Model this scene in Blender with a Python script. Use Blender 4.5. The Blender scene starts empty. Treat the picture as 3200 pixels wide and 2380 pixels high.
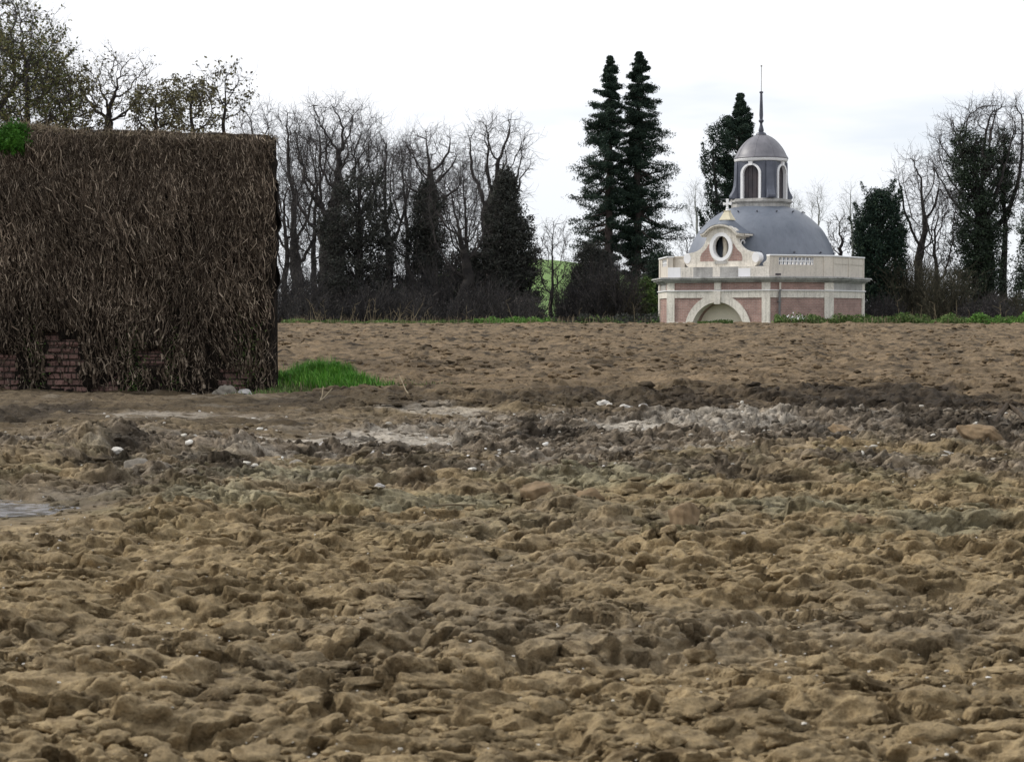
import bpy, bmesh, math, random
import numpy as np
from mathutils import Vector, Matrix
R = math.radians
rng = np.random.default_rng(7)
random.seed(7)
scene = bpy.context.scene
col = scene.collection

# ------------------------------------------------------------------ camera
FPX = 6222.0            # focal length in pixels of the 3200 px wide photograph (70 mm)
EYE = 0.95
cam_d = bpy.data.cameras.new("camera")
cam = bpy.data.objects.new("camera", cam_d)
col.objects.link(cam)
cam.location = (0, 0, EYE)
cam.rotation_euler = (R(90 - 1.75), 0, 0)
cam_d.sensor_width = 36
cam_d.lens = 70
cam_d.clip_start = 0.05
cam_d.clip_end = 8000
cam_d.dof.use_dof = True
cam_d.dof.focus_distance = 45
cam_d.dof.aperture_fstop = 16
scene.camera = cam

# ------------------------------------------------------------------ world, sun, exposure
SUN_EL, SUN_AZ = R(36), R(-76)      # azimuth clockwise from +Y: light from the left
w = bpy.data.worlds.new("World"); scene.world = w; w.use_nodes = True
nt = w.node_tree; nt.nodes.clear()
def nd(t, tp, **k):
    n = t.nodes.new(tp)
    for a, b in k.items(): setattr(n, a, b)
    return n
wo = nd(nt, 'ShaderNodeOutputWorld'); bg = nd(nt, 'ShaderNodeBackground')
sky = nd(nt, 'ShaderNodeTexSky'); sky.sky_type = 'NISHITA'; sky.sun_disc = False
sky.sun_elevation = SUN_EL; sky.sun_rotation = SUN_AZ
sky.air_density = 1.0; sky.dust_density = 0.6
tc = nd(nt, 'ShaderNodeTexCoord'); mp = nd(nt, 'ShaderNodeMapping'); mp.inputs['Scale'].default_value = (1.1, 1.1, 5.5)
mp.inputs['Location'].default_value = (0.35, 0.2, 0.0)
nz = nd(nt, 'ShaderNodeTexNoise'); nz.inputs['Scale'].default_value = 3.2; nz.inputs['Detail'].default_value = 5
rp = nd(nt, 'ShaderNodeValToRGB'); rp.color_ramp.elements[0].position = 0.32; rp.color_ramp.elements[1].position = 0.46
sx = nd(nt, 'ShaderNodeSeparateXYZ')
el = nd(nt, 'ShaderNodeMapRange'); el.inputs[1].default_value = 0.045; el.inputs[2].default_value = 0.115; el.inputs[3].default_value = 0.60; el.inputs[4].default_value = 0.97
mm = nd(nt, 'ShaderNodeMath', operation='MULTIPLY')
cl = nd(nt, 'ShaderNodeMix', data_type='RGBA')
cl.inputs[7].default_value = (10.4, 10.55, 10.9, 1)     # cloud deck, in the sky texture's own (bright) units
nt.links.new(tc.outputs['Generated'], mp.inputs[0]); nt.links.new(mp.outputs[0], nz.inputs[0])
nt.links.new(nz.outputs[0], rp.inputs[0]); nt.links.new(tc.outputs['Generated'], sx.inputs[0])
nt.links.new(sx.outputs[2], el.inputs[0]); nt.links.new(rp.outputs[0], mm.inputs[0]); nt.links.new(el.outputs[0], mm.inputs[1])
hz = nd(nt, 'ShaderNodeMix', data_type='RGBA'); hz.inputs[0].default_value = .68; hz.inputs[7].default_value = (8.9, 9.6, 10.8, 1)
nt.links.new(sky.outputs[0], hz.inputs[6])
nt.links.new(mm.outputs[0], cl.inputs[0]); nt.links.new(hz.outputs[2], cl.inputs[6])
nt.links.new(cl.outputs[2], bg.inputs[0]); bg.inputs[1].default_value = 0.102
nt.links.new(bg.outputs[0], wo.inputs[0])

sd = bpy.data.lights.new("sun", 'SUN'); sd.energy = 2.6; sd.angle = R(10); sd.color = (1.0, 0.95, 0.88)
so = bpy.data.objects.new("sun", sd); col.objects.link(so)
sv = Vector((math.sin(SUN_AZ) * math.cos(SUN_EL), math.cos(SUN_AZ) * math.cos(SUN_EL), math.sin(SUN_EL)))
so.rotation_euler = sv.to_track_quat('Z', 'Y').to_euler()
so.location = sv * 50
scene.view_settings.view_transform = 'Standard'
scene.view_settings.look = 'None'
scene.view_settings.exposure = 0.0
scene.view_settings.gamma = 1.0
scene.cycles.max_bounces = 6
scene.cycles.diffuse_bounces = 3

# ------------------------------------------------------------------ helpers
def P(px, py, d):
    """a point seen at photo pixel (px, py) at distance d along the view axis"""
    return Vector(((px - 1600) / FPX * d, d, EYE + (1000 - py) / FPX * d))

def tag(o, label=None, cat=None, group=None, kind=None):
    if label: o['label'] = label
    if cat: o['category'] = cat
    if group: o['group'] = group
    if kind: o['kind'] = kind
    return o

def empty(name, loc=(0, 0, 0), rz=0):
    o = bpy.data.objects.new(name, None); col.objects.link(o)
    o.location = loc; o.rotation_euler = (0, 0, rz); o.empty_display_size = 0.2
    return o

def npmesh(name, V, F, mat, parent=None, smooth=False, colr=None):
    """V (n,3) array, F list of (m,k) arrays"""
    if not isinstance(F, (list, tuple)): F = [F]
    F = [f for f in F if len(f)]
    if not F or not len(V): return None
    V = np.asarray(V, dtype=np.float32)
    me = bpy.data.meshes.new(name)
    me.vertices.add(len(V)); me.vertices.foreach_set('co', V.ravel())
    loops = np.concatenate([f.ravel() for f in F]).astype(np.int32)
    counts = np.concatenate([np.full(len(f), f.shape[1], dtype=np.int32) for f in F])
    starts = np.concatenate([[0], np.cumsum(counts)[:-1]]).astype(np.int32)
    me.loops.add(len(loops)); me.loops.foreach_set('vertex_index', loops)
    me.polygons.add(len(counts)); me.polygons.foreach_set('loop_start', starts)
    try: me.polygons.foreach_set('loop_total', counts)
    except Exception: pass
    if smooth: me.polygons.foreach_set('use_smooth', np.ones(len(counts), dtype=bool))
    me.update(calc_edges=True)
    if colr is not None:
        a = me.color_attributes.new('Col', 'FLOAT_COLOR', 'POINT')
        c = np.ones((len(V), 4), dtype=np.float32); c[:, :3] = colr
        a.data.foreach_set('color', c.ravel())
    me.materials.append(mat)
    o = bpy.data.objects.new(name, me); col.objects.link(o)
    if parent: o.parent = parent
    return o

class MB:
    """collects shapes and links them as one mesh object"""
    def __init__(s): s.v = []; s.f = []; s.n = 0
    def add(s, vs, fs):
        s.v += [tuple(p) for p in vs]; s.f += [tuple(i + s.n for i in f) for f in fs]; s.n += len(vs); return s
    def box(s, x0, x1, y0, y1, z0, z1, M=None):
        vs = [Vector((x, y, z)) for z in (z0, z1) for y in (y0, y1) for x in (x0, x1)]
        if M: vs = [M @ v for v in vs]
        return s.add(vs, [(0, 2, 3, 1), (4, 5, 7, 6), (0, 1, 5, 4), (2, 6, 7, 3), (0, 4, 6, 2), (1, 3, 7, 5)])
    def prism(s, poly, z0, z1):
        n = len(poly)
        return s.add([(x, y, z0) for x, y in poly] + [(x, y, z1) for x, y in poly],
                     [tuple(range(n))[::-1], tuple(range(n, 2 * n))] + [(i, (i + 1) % n, n + (i + 1) % n, n + i) for i in range(n)])
    def lathe(s, prof, n=48, c=(0, 0)):
        k = len(prof)
        vs = [(c[0] + r * math.cos(a), c[1] + r * math.sin(a), z) for r, z in prof for a in [2 * math.pi * i / n for i in range(n)]]
        fs = [(j * n + i, j * n + (i + 1) % n, (j + 1) * n + (i + 1) % n, (j + 1) * n + i) for j in range(k - 1) for i in range(n)]
        fs.append(tuple(range(n))[::-1]); fs.append(tuple((k - 1) * n + i for i in range(n)))
        return s.add(vs, fs)
    def plate(s, poly, M, d0, d1):
        """poly in (s, z); M maps (s, outward, z) to local space; between offsets d0 and d1"""
        n = len(poly)
        vs = [M @ Vector((a, d1, b)) for a, b in poly] + [M @ Vector((a, d0, b)) for a, b in poly]
        return s.add(vs, [tuple(range(n)), tuple(range(n, 2 * n))[::-1]] + [(i, n + i, n + (i + 1) % n, (i + 1) % n) for i in range(n)])
    def strip(s, inner, outer, M, d0, d1, closed=True):
        """band between two matching outlines, extruded d0..d1"""
        n = len(inner)
        vs = [M @ Vector((a, d, b)) for d in (d1, d0) for L in (inner, outer) for a, b in L]
        fs = []
        for i in range(n if closed else n - 1):
            j = (i + 1) % n
            fs += [(i, j, n + j, n + i), (2 * n + i, 3 * n + i, 3 * n + j, 2 * n + j), (i, 2 * n + i, 2 * n + j, j), (n + i, n + j, 3 * n + j, 3 * n + i)]
        if not closed:
            fs += [(0, n, 3 * n, 2 * n), (n - 1, 3 * n - 1, 4 * n - 1, 2 * n - 1)]
        return s.add(vs, fs)
    def tube(s, pts, rad, n=8):
        pts = [Vector(p) for p in pts]
        if not isinstance(rad, (list, tuple)): rad = [rad] * len(pts)
        vs = []
        for i, p in enumerate(pts):
            d = (pts[min(i + 1, len(pts) - 1)] - pts[max(i - 1, 0)]).normalized()
            a = d.cross(Vector((0, 0, 1)) if abs(d.z) < .9 else Vector((1, 0, 0))).normalized(); b = d.cross(a)
            vs += [p + (a * math.cos(t) + b * math.sin(t)) * rad[i] for t in [2 * math.pi * k / n for k in range(n)]]
        fs = [(j * n + i, j * n + (i + 1) % n, (j + 1) * n + (i + 1) % n, (j + 1) * n + i) for j in range(len(pts) - 1) for i in range(n)]
        fs += [tuple(range(n))[::-1], tuple(range(len(vs) - n, len(vs)))]
        return s.add(vs, fs)
    def build(s, name, mat, parent=None, smooth=False, bevel=0, auto=None):
        me = bpy.data.meshes.new(name); me.from_pydata(s.v, [], s.f); 
        bm = bmesh.new(); bm.from_mesh(me); bmesh.ops.recalc_face_normals(bm, faces=bm.faces)
        if bevel: 
            es = [e for e in bm.edges if len(e.link_faces) == 2 and e.calc_face_angle(0) > 0.6]
            bmesh.ops.bevel(bm, geom=es, offset=bevel, segments=1, affect='EDGES')
        bm.to_mesh(me); bm.free()
        me.materials.append(mat)
        o = bpy.data.objects.new(name, me); col.objects.link(o)
        if parent: o.parent = parent
        if smooth:
            me.polygons.foreach_set('use_smooth', np.ones(len(me.polygons), dtype=bool))
            me.set_sharp_from_angle(angle=R(auto or 35))
        return o

# vectorised pieces --------------------------------------------------
def tubes(seg, k=4):
    """seg (n,8): p0, p1, r0, r1 -> V, F"""
    seg = np.asarray(seg, dtype=np.float64)
    p0, p1 = seg[:, 0:3], seg[:, 3:6]
    d = p1 - p0; L = np.linalg.norm(d, axis=1, keepdims=True) + 1e-9; d = d / L
    up = np.where(np.abs(d[:, 2:3]) < 0.9, np.array([[0, 0, 1.0]]), np.array([[1.0, 0, 0]]))
    a = np.cross(d, up); a /= np.linalg.norm(a, axis=1, keepdims=True); b = np.cross(d, a)
    p1 = p1 + d * seg[:, 7:8] * 0.5
    n = len(seg); V = np.zeros((n, 2 * k, 3))
    for i in range(k):
        t = 2 * math.pi * i / k; o = a * math.cos(t) + b * math.sin(t)
        V[:, i] = p0 + o * seg[:, 6:7]; V[:, k + i] = p1 + o * seg[:, 7:8]
    base = (np.arange(n) * 2 * k)[:, None]
    F = np.concatenate([base + np.array([[i, (i + 1) % k, k + (i + 1) % k, k + i]]) for i in range(k)])
    return V.reshape(-1, 3), F

def leaves(C, size, asp=0.5, flat=0.0, rg=None):
    """rhombus leaves of random orientation centred on C (n,3)"""
    rg = rg or rng
    n = len(C); size = np.broadcast_to(np.asarray(size, float).reshape(-1, 1) if np.ndim(size) else np.full((1, 1), size), (n, 1)) * rg.uniform(0.6, 1.4, (n, 1))
    a = rg.normal(size=(n, 3)); a[:, 2] *= (1 - flat); a /= np.linalg.norm(a, axis=1, keepdims=True)
    b = rg.normal(size=(n, 3)); b = np.cross(a, b); b /= np.linalg.norm(b, axis=1, keepdims=True)
    V = np.stack([C - a * size, C + b * size * asp, C + a * size, C - b * size * asp], 1).reshape(-1, 3)
    return V, np.arange(4 * n).reshape(n, 4)

# gradient noise ------------------------------------------------------
_T = np.random.default_rng(11).uniform(0, 1, (8, 256, 256)).astype(np.float32)
def noise2(x, y, s=0):
    x = x + s * 17.31; y = y + s * 9.77
    xi = np.floor(x).astype(np.int64); yi = np.floor(y).astype(np.int64)
    xf = x - xi; yf = y - yi
    u = xf * xf * xf * (xf * (xf * 6 - 15) + 10); v = yf * yf * yf * (yf * (yf * 6 - 15) + 10)
    def g(i, j):
        a = _T[s % 8, (xi + i) & 255, (yi + j) & 255] * 6.2832
        return np.cos(a) * (xf - i) + np.sin(a) * (yf - j)
    a = g(0, 0); b = g(1, 0); c = g(0, 1); d = g(1, 1)
    return (a + (b - a) * u + (c - a) * v + (a - b - c + d) * u * v) * 1.5
def fbm(x, y, s=0, o=4, g=0.5):
    r = 0; a = 1
    for i in range(o): r = r + a * noise2(x * 2 ** i, y * 2 ** i, s + i); a *= g
    return r
def sm(x, a, b):
    t = np.clip((x - a) / (b - a), 0, 1); return t * t * (3 - 2 * t)
def clod(x, y, cell, s, tilt=0.5, ex=2.6, pw=.5):
    """height (in cell units) of overlapping irregular lumps"""
    gx = np.floor(x / cell).astype(np.int64); gy = np.floor(y / cell).astype(np.int64)
    out = np.zeros_like(x)
    for i in (-1, 0, 1):
        for j in (-1, 0, 1):
            a, b = (gx + i + 31 * s) & 255, (gy + j + 57 * s) & 255
            r0, r1, r2, r3, r4, r5 = (_T[k, a, b] for k in range(6))
            dx = x / cell - (gx + i + r0); dy = y / cell - (gy + j + r1)
            an = r2 * 1.6 - 0.55 + (r5 > .75) * 1.2
            c, sn = np.cos(an), np.sin(an)
            rad = 0.34 + 0.52 * r3
            u = (dx * c + dy * sn) / rad; v = (-dx * sn + dy * c) / (rad * (0.42 + 0.5 * r4))
            q = np.abs(u) ** ex + np.abs(v) ** ex
            h = rad * (0.55 + 0.6 * r5) * (np.clip(1 - q, 0, 1) ** pw + tilt * (r0 - .5) * u * (q < 1) + tilt * (r1 - 0.3) * v * (q < 1))
            out = np.maximum(out, h)
    return out

# ------------------------------------------------------------------ the lie of the land
def base_z(x, d):
    x = np.asarray(x, float); d = np.asarray(d, float)
    z = 0.80 * sm(d, 22, 82) * (1 - 0.0 * x)
    z = z * (1 - sm(d, 79.5, 84)) + 0.28 * sm(d, 79.5, 84)
    z = z + 0.05 * noise2(x / 3.1, d / 4.0, 2) * sm(d, 3, 8) * (1 - sm(d, 60, 78) * .6)
    # shallow wheel-rut trough crossing before the field and the bank beyond it
    tr = np.exp(-((d - 20.6 - 0.25 * x) / 1.6) ** 2) * sm(x, -4, 0)
    z = z - 0.10 * tr + 0.10 * np.exp(-((d - 24.4 - 0.2 * x) / 1.8) ** 2) * sm(x, -3.2, -1.5)
    # mound by the wall corner and low ridge in front of the wall
    z = z + 0.17 * np.exp(-(((x + 2.75) / 0.75) ** 2 + ((d - 29.6) / 1.2) ** 2))
    z = z - 0.13 * np.exp(-((d - 27.8) / 2.6) ** 4) * (1 - sm(x, -2.6, -0.6))
    # heap left of middle
    z = z + 0.17 * np.exp(-(((x + 2.85) / 0.42) ** 2 + ((d - 14.0) / 0.5) ** 2)) + .10 * np.exp(-(((x + 1.9) / 0.5) ** 2 + ((d - 14.0) / 0.45) ** 2))
    z = z + 0.09 * np.exp(-(((x - 2.4) / 1.5) ** 2 + ((d - 18.4) / 0.8) ** 2))
    z = z + 0.07 * np.exp(-(((x - 3.2) / 1.2) ** 2 + ((d - 15.0) / 0.9) ** 2))
    # puddle hollow
    q = ((x + 2.66) / 0.66) ** 2 + ((d - 10.4) / 0.75) ** 2
    z = z - 0.04 * np.exp(-q * 1.2)
    # meadow rising far behind
    z = z + 9.8 * sm(d, 170, 300) * np.exp(-((x - 3) / 26) ** 2) + 2.0 * sm(d, 400, 2000)
    return z
# pits and humps (photo px, py, radius m, depth m)
PITS = [(1745, 1372, .22, -.16), (1180, 2205, .07, -.055), (655, 2165, .085, -.06), (2700, 2140, .06, -.05), (1690, 2020, .08, -.05),
        (1700, 1730, .10, -.05), (330, 1440, .20, -.10), (690, 1460, .20, -.08), (2320, 1480, .2, -.10), (2950, 1340, .25, -.14),
        (2650, 1300, .38, -.15), (2230, 1540, .15, .05), (760, 1620, .13, -.05), (1180, 1990, .09, .03), (2480, 2090, .08, .03),
        (760, 1975, .07, -.05), (2060, 1390, .13, -.08), (700, 2080, .09, .03), (2330, 1990, .06, -.05), (200, 1860, .1, .03)]
def to_world(px, py):
    d = EYE * FPX / max(py - 1000, 12)
    for _ in range(12):
        x = (px - 1600) / FPX * d
        z = float(base_z(x, d)); dn = (EYE - z) * FPX / (py - 1000); d = 0.5 * d + 0.5 * max(2, min(dn, 79))
    return (px - 1600) / FPX * d, d
def zones(x, d):
    """soil zones: (rubble, wet, silt, moss, field)"""
    n = 2.0 * fbm(x / 2.6, d / 3.4, 3, 3); n2 = fbm(x / 0.5, d / 0.6, 5, 3); n5 = fbm(x / .7, d / .9, 1, 3)
    rub = sm(d + 1.3 * n + 1.2 * n5, 11.0, 14.0) * (1 - sm(d + 1.2 * n + 1.5 * n5 - 0.12 * x, 18.5, 22.0))
    wet = sm(d + n * .6 + n5, 18.4, 20.2) * (1 - sm(d + n * 1.2 + n5, 22.5, 28)) * sm(x + n, -2.0, 1.4)
    silt = sm(d + n + n5, 14.4, 17.5) * (1 - sm(d, 29, 31)) * (1 - sm(x + 0.6 * n, -2.2, -0.4))
    rub = rub * (1 - silt)
    moss = sm(d + 1.1 * n, 7.6, 10) * (1 - sm(d + n, 12.0, 14.0)) * sm(n2, -0.10, 0.45)
    field = sm(d + 1.2 * n, 21.5, 27) * (1 - silt)
    return rub, wet, silt, moss, field
def soil_height(x, d, step):
    rub, wet, silt, moss, field = zones(x, d)
    w1 = fbm(x / 0.22, d / 0.22, 1, 3); w2 = fbm(x / 0.22 + 40, d / 0.22, 2, 3)
    wx = x + 0.075 * w1; wy = d + 0.075 * w2
    dkp = patch(x, d, DARK_W, 5); rub = np.maximum(rub, dkp * (1 - field * .5))
    near = (1 - silt * .80) * (1 - field * 0.55)
    h = 0.040 * fbm(x / 0.9, d / 0.8, 4, 3) * (1 - .5 * silt) * (1 - .6 * field)
    def lod(cell): return np.clip((cell / step - 2.0) / 2.5, 0, 1)
    big = .55 + .75 * sm(fbm(x / 1.1, d / 1.1, 6, 2), -.4, .4)
    h = h + near * lod(.40) * 0.36 * 0.17 * clod(wx, wy, 0.36, 1, .55, 2.4, .32) * big * (1 - .45 * rub)
    h = h + near * lod(.19) * 0.19 * 0.30 * clod(wx + .3 + .3 * h, wy, 0.19, 2, .6, 2.6, .35) * (.55 + .6 * sm(w1, -.5, .5))
    h = h - near * .052 * sm(fbm(x / .26, d / .24, 3, 4, .6), .24, .42)            # torn hollows
    h = h + (1 - silt * .5) * lod(.085) * 0.085 * (0.38 + .3 * rub) * clod(wx, wy + .7, 0.085, 3, .6, 2.6, .4) * sm(fbm(x / .40, d / .40, 7, 2), -.45, .45)
    h = h + lod(.036) * 0.036 * (.22 + .30 * rub) * clod(wx, wy, 0.036, 4, .5) * sm(fbm(x / .25, d / .25, 2, 2) + .6 * rub, -.1, .5)
    h = h + 0.011 * lod(.05) * fbm(x / 0.06, d / 0.06, 5, 3) * (1 + rub)
    h = h + rub * .05 * fbm(x / .24, d / .24, 2, 4, .65)
    h = h + silt * (0.050 * fbm(x / 1.1 + d * .25, d / 0.45 - x * .1, 6, 4, .6) + .02 * fbm(x / .2, d / .2, 1, 3))
    fl = clod(wx + 5, wy + 3, 0.75, 5, .6, 2.2)
    h = h + field * (0.10 * np.clip(fl - .36, 0, 1) + 0.050 * clod(x * 1.0, d * .8, 0.30, 6, .6) * lod(.3) + 0.05 * fbm(x / .45, d / .8, 1, 3) + .03 * sm(fbm(x / 2.2, d / 3, 2, 2), 0, .5) * fbm(x / .22, d / .5, 4, 2))
    h = h + dkp * .05 * fbm(x / .35, d / .35, 1, 3) + wet * .05 * fbm(x / .5, d / .5, 4, 3)
    pq = np.exp(-(((x + 2.6) / .70) ** 2 + ((d - 9.9) / 1.15) ** 2) ** 2); h = h * (1 - pq) - .012 * pq
    h = h * (1 - .72 * np.clip(patch(x, d, SMOOTH_W, 4), 0, 1))
    for px, py, r, a in PITS_W:
        h = h + a * np.exp(-(((x - px) / r) ** 2 + ((d - py) / (r * 1.25)) ** 2) ** 2)
    beyond = sm(d, 79.0, 81.5)
    return h * .88 * (1 - beyond) * sm(d, 1.0, 3.0)
PALE = [(1150, 1378, 300, 34, .8), (1960, 1335, 130, 13, 1.0), (2260, 1318, 270, 26, .75), (900, 1430, 260, 14, .5), (2150, 1420, 200, 14, .45), (230, 1548, 160, 10, .4), (1350, 1288, 220, 10, .6), (560, 1300, 260, 14, .5), (1420, 1345, 160, 12, .5)]
OLIVEP = [(2450, 1600, 320, 36), (1900, 1510, 280, 24), (950, 1505, 280, 24), (1300, 1580, 260, 24), (2900, 1640, 260, 30), (700, 1560, 200, 20)]
DARKP = [(2780, 1268, 460, 26, .95), (1700, 1375, 130, 22, .9), (340, 1440, 110, 44, .95), (690, 1465, 150, 28, .8), (2300, 1485, 180, 26, .75), (1130, 1245, 330, 22, .6), (1900, 1252, 500, 13, .7),
         (80, 1300, 180, 34, .75), (3020, 1340, 240, 30, .85), (1280, 1470, 200, 24, .6), (60, 1590, 90, 14, .8), (2560, 1370, 200, 26, .6), (1050, 1420, 120, 20, .5)]
def conv(L):
    out = []
    for q in L:
        X, D = to_world(q[0], q[1]); out.append((X, D, q[2] / FPX * D, D * q[3] / (q[1] - 1000), q[4] if len(q) > 4 else 1))
    return out
PALE_W, OLIVE_W, DARK_W = conv(PALE), conv(OLIVEP), conv(DARKP)
SMOOTH_W = conv([(1120, 1375, 340, 34, 1), (1960, 1335, 130, 10, 1), (560, 1300, 260, 16, .8), (1350, 1288, 220, 10, .6)])
def patch(x, d, L, s=1):
    f = np.zeros_like(x); w = .30 * fbm(x / .7, d / .9, s, 4)
    for X, D, rx, rd, a in L: f = np.maximum(f, a * sm(1.15 - np.sqrt(((x - X) / rx) ** 2 + ((d - D) / rd) ** 2) + w * 1.6, 0, .55))
    return f
PITS_W = []
for px, py, r, a in PITS:
    X, D = to_world(px, py); PITS_W.append((X, D, r, a))
def soil_colour(x, d):
    rub, wet, silt, moss, field = zones(x, d)
    n = fbm(x / 0.45, d / 0.45, 2, 4)[:, None]; n3 = fbm(x / 2.2, d / 2.4, 4, 3)[:, None]; n4 = fbm(x / .12, d / .12, 6, 3)[:, None]
    base = np.array([[0.285, 0.216, 0.122]]) * (1 + 0.26 * n + .20 * n4)
    base = base + np.array([[-.035, -.018, 0.004]]) * np.clip(n3 * 1.5, 0, 1)
    def mixc(c, f, cc): return c * (1 - f[:, None]) + cc * f[:, None]
    g = np.array([[0.195, 0.162, 0.126]]) * (1 + 0.55 * n + .45 * n4)
    c = mixc(base, rub * .85, g)
    c = mixc(c, silt * .9, np.array([[0.088, 0.066, 0.041]]) * (1 + 0.45 * n3 + .25 * n))
    c = mixc(c, field * .95, np.array([[0.165, 0.120, 0.073]]) * (1 + 0.30 * n3 + .30 * n - .62 * (sm(fbm(x / .5, d / 1.1, 1, 4), .12, .42) * sm(d, 22, 40))[:, None] + .22 * sm(fbm(x / .4, d / .9, 6, 3), .1, .5)[:, None]))
    c = mixc(c, wet * .85, np.array([[0.080, 0.060, 0.042]]) * (1 + 0.4 * n + .3 * n4))
    c = mixc(c, moss * .6, np.array([[0.200, 0.172, 0.098]]) * (1 + .3 * n + .3 * n4))
    ol = patch(x, d, OLIVE_W, 3); c = mixc(c, ol * .75, np.array([[0.275, 0.250, 0.165]]) * (1 + .3 * n + .25 * n4))
    pale = np.maximum(.6 * sm(fbm(x / 1.1 + 3, d / .42, 1, 4), .34, .62) * (rub * .7 + silt * .25), patch(x, d, PALE_W, 2) * sm(n[:, 0] + .5 * n4[:, 0], -.9, -.1))
    c = mixc(c, np.clip(pale, 0, .95), np.array([[0.43, 0.39, 0.33]]) * (1 + .2 * n4))
    dk = np.maximum(.6 * sm(fbm(x / .8 + 9, d / .9, 4, 4), .22, .5) * rub, patch(x, d, DARK_W, 5))
    c = mixc(c, dk * .92, np.array([[0.034, 0.027, 0.020]]) * (1 + .5 * n4))
    pit_shade = np.zeros_like(x)
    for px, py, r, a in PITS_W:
        if a < -.06: pit_shade = np.maximum(pit_shade, np.exp(-(((x - px) / r) ** 2 + ((d - py) / (r * 1.3)) ** 2)))
    c = mixc(c, pit_shade * .6, np.array([[0.05, 0.040, 0.030]]))  # shade of the deeper pits put into the soil colour
    pud = np.exp(-(((x + 2.66) / 0.85) ** 2 + ((d - 10.4) / 0.95) ** 2) ** 2)
    c = mixc(c, pud * .6, np.array([[0.10, 0.082, 0.062]]))
    # grass beyond the field, bright meadow far off
    gr = sm(d, 79.5, 81.5)
    c = mixc(c, gr, np.array([[0.05, 0.075, 0.025]]) * (1 + .3 * n3))
    c = mixc(c, sm(d, 120, 160), np.array([[0.17, 0.27, 0.09]]) * (1 + .15 * n3))
    return np.clip(c, 0.01, 0.9)

# ------------------------------------------------------------------ materials
def mat(name, build):
    m = bpy.data.materials.new(name); m.use_nodes = True
    t = m.node_tree; b = t.nodes['Principled BSDF']; b.inputs['Specular IOR Level'].default_value = 0.25
    build(t, b, t.links.new); return m
def texnoise(t, scale, detail=4, rough=.6, vec=None):
    n = nd(t, 'ShaderNodeTexNoise'); n.inputs['Scale'].default_value = scale; n.inputs['Detail'].default_value = detail; n.inputs['Roughness'].default_value = rough
    if vec is None:
        tcn = nd(t, 'ShaderNodeTexCoord'); vec = tcn.outputs['Object']
    t.links.new(vec, n.inputs['Vector']); return n
def ramp(t, src, stops):
    r = nd(t, 'ShaderNodeValToRGB'); cr = r.color_ramp
    while len(cr.elements) < len(stops): cr.elements.new(0.5)
    for e, (p, c) in zip(cr.elements, stops): e.position = p; e.color = (*c, 1)
    t.links.new(src, r.inputs[0]); return r
def mixn(t, mode, fac, a, b):
    m = nd(t, 'ShaderNodeMix', data_type='RGBA', blend_type=mode)
    for v, i in ((fac, 0), (a, 6), (b, 7)):
        if hasattr(v, 'node'): t.links.new(v, m.inputs[i])
        elif isinstance(v, (int, float)): m.inputs[i].default_value = v
        else: m.inputs[i].default_value = (*v, 1)
    return m.outputs[2]
def bump(t, b, src, dist, strength=1.0):
    n = nd(t, 'ShaderNodeBump'); n.inputs['Distance'].default_value = dist; n.inputs['Strength'].default_value = strength
    t.links.new(src, n.inputs['Height']); t.links.new(n.outputs[0], b.inputs['Normal']); return n

def b_soil(t, b, L):
    geo = nd(t, 'ShaderNodeNewGeometry'); a = nd(t, 'ShaderNodeAttribute', attribute_name='Col')
    n0 = texnoise(t, 8.5, 5, .68, geo.outputs['Position']); n1 = texnoise(t, 38, 6, .7, geo.outputs['Position']); n2 = texnoise(t, 150, 3, .6, geo.outputs['Position'])
    r1 = ramp(t, n1.outputs[0], [(.28, (.62, .60, .58)), (.5, (1, 1, 1)), (.72, (1.28, 1.27, 1.25))])
    c = mixn(t, 'MULTIPLY', 1.0, a.outputs['Color'], r1.outputs[0])
    r2 = ramp(t, n2.outputs[0], [(.30, (.7, .7, .7)), (.5, (1, 1, 1)), (.7, (1.2, 1.2, 1.2))])
    c = mixn(t, 'MULTIPLY', .7, c, r2.outputs[0])
    c = mixn(t, 'MULTIPLY', .9, c, ramp(t, n0.outputs[0], [(.38, (.42, .39, .36)), (.47, (.95, .95, .95)), (.7, (1.22, 1.2, 1.18))]).outputs[0])
    L(c, b.inputs['Base Color']); b.inputs['Roughness'].default_value = 0.9; b.inputs['Specular IOR Level'].default_value = .15
    ad = nd(t, 'ShaderNodeMath', operation='MULTIPLY_ADD'); ad.inputs[1].default_value = .35
    L(n2.outputs[0], ad.inputs[0]); L(n1.outputs[0], ad.inputs[2])
    ad2 = nd(t, 'ShaderNodeMath', operation='MULTIPLY_ADD'); ad2.inputs[1].default_value = 1.8; L(n0.outputs[0], ad2.inputs[0]); L(ad.outputs[0], ad2.inputs[2])
    bump(t, b, ad2.outputs[0], .020, .9)
SOIL = mat('soil', b_soil)

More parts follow.
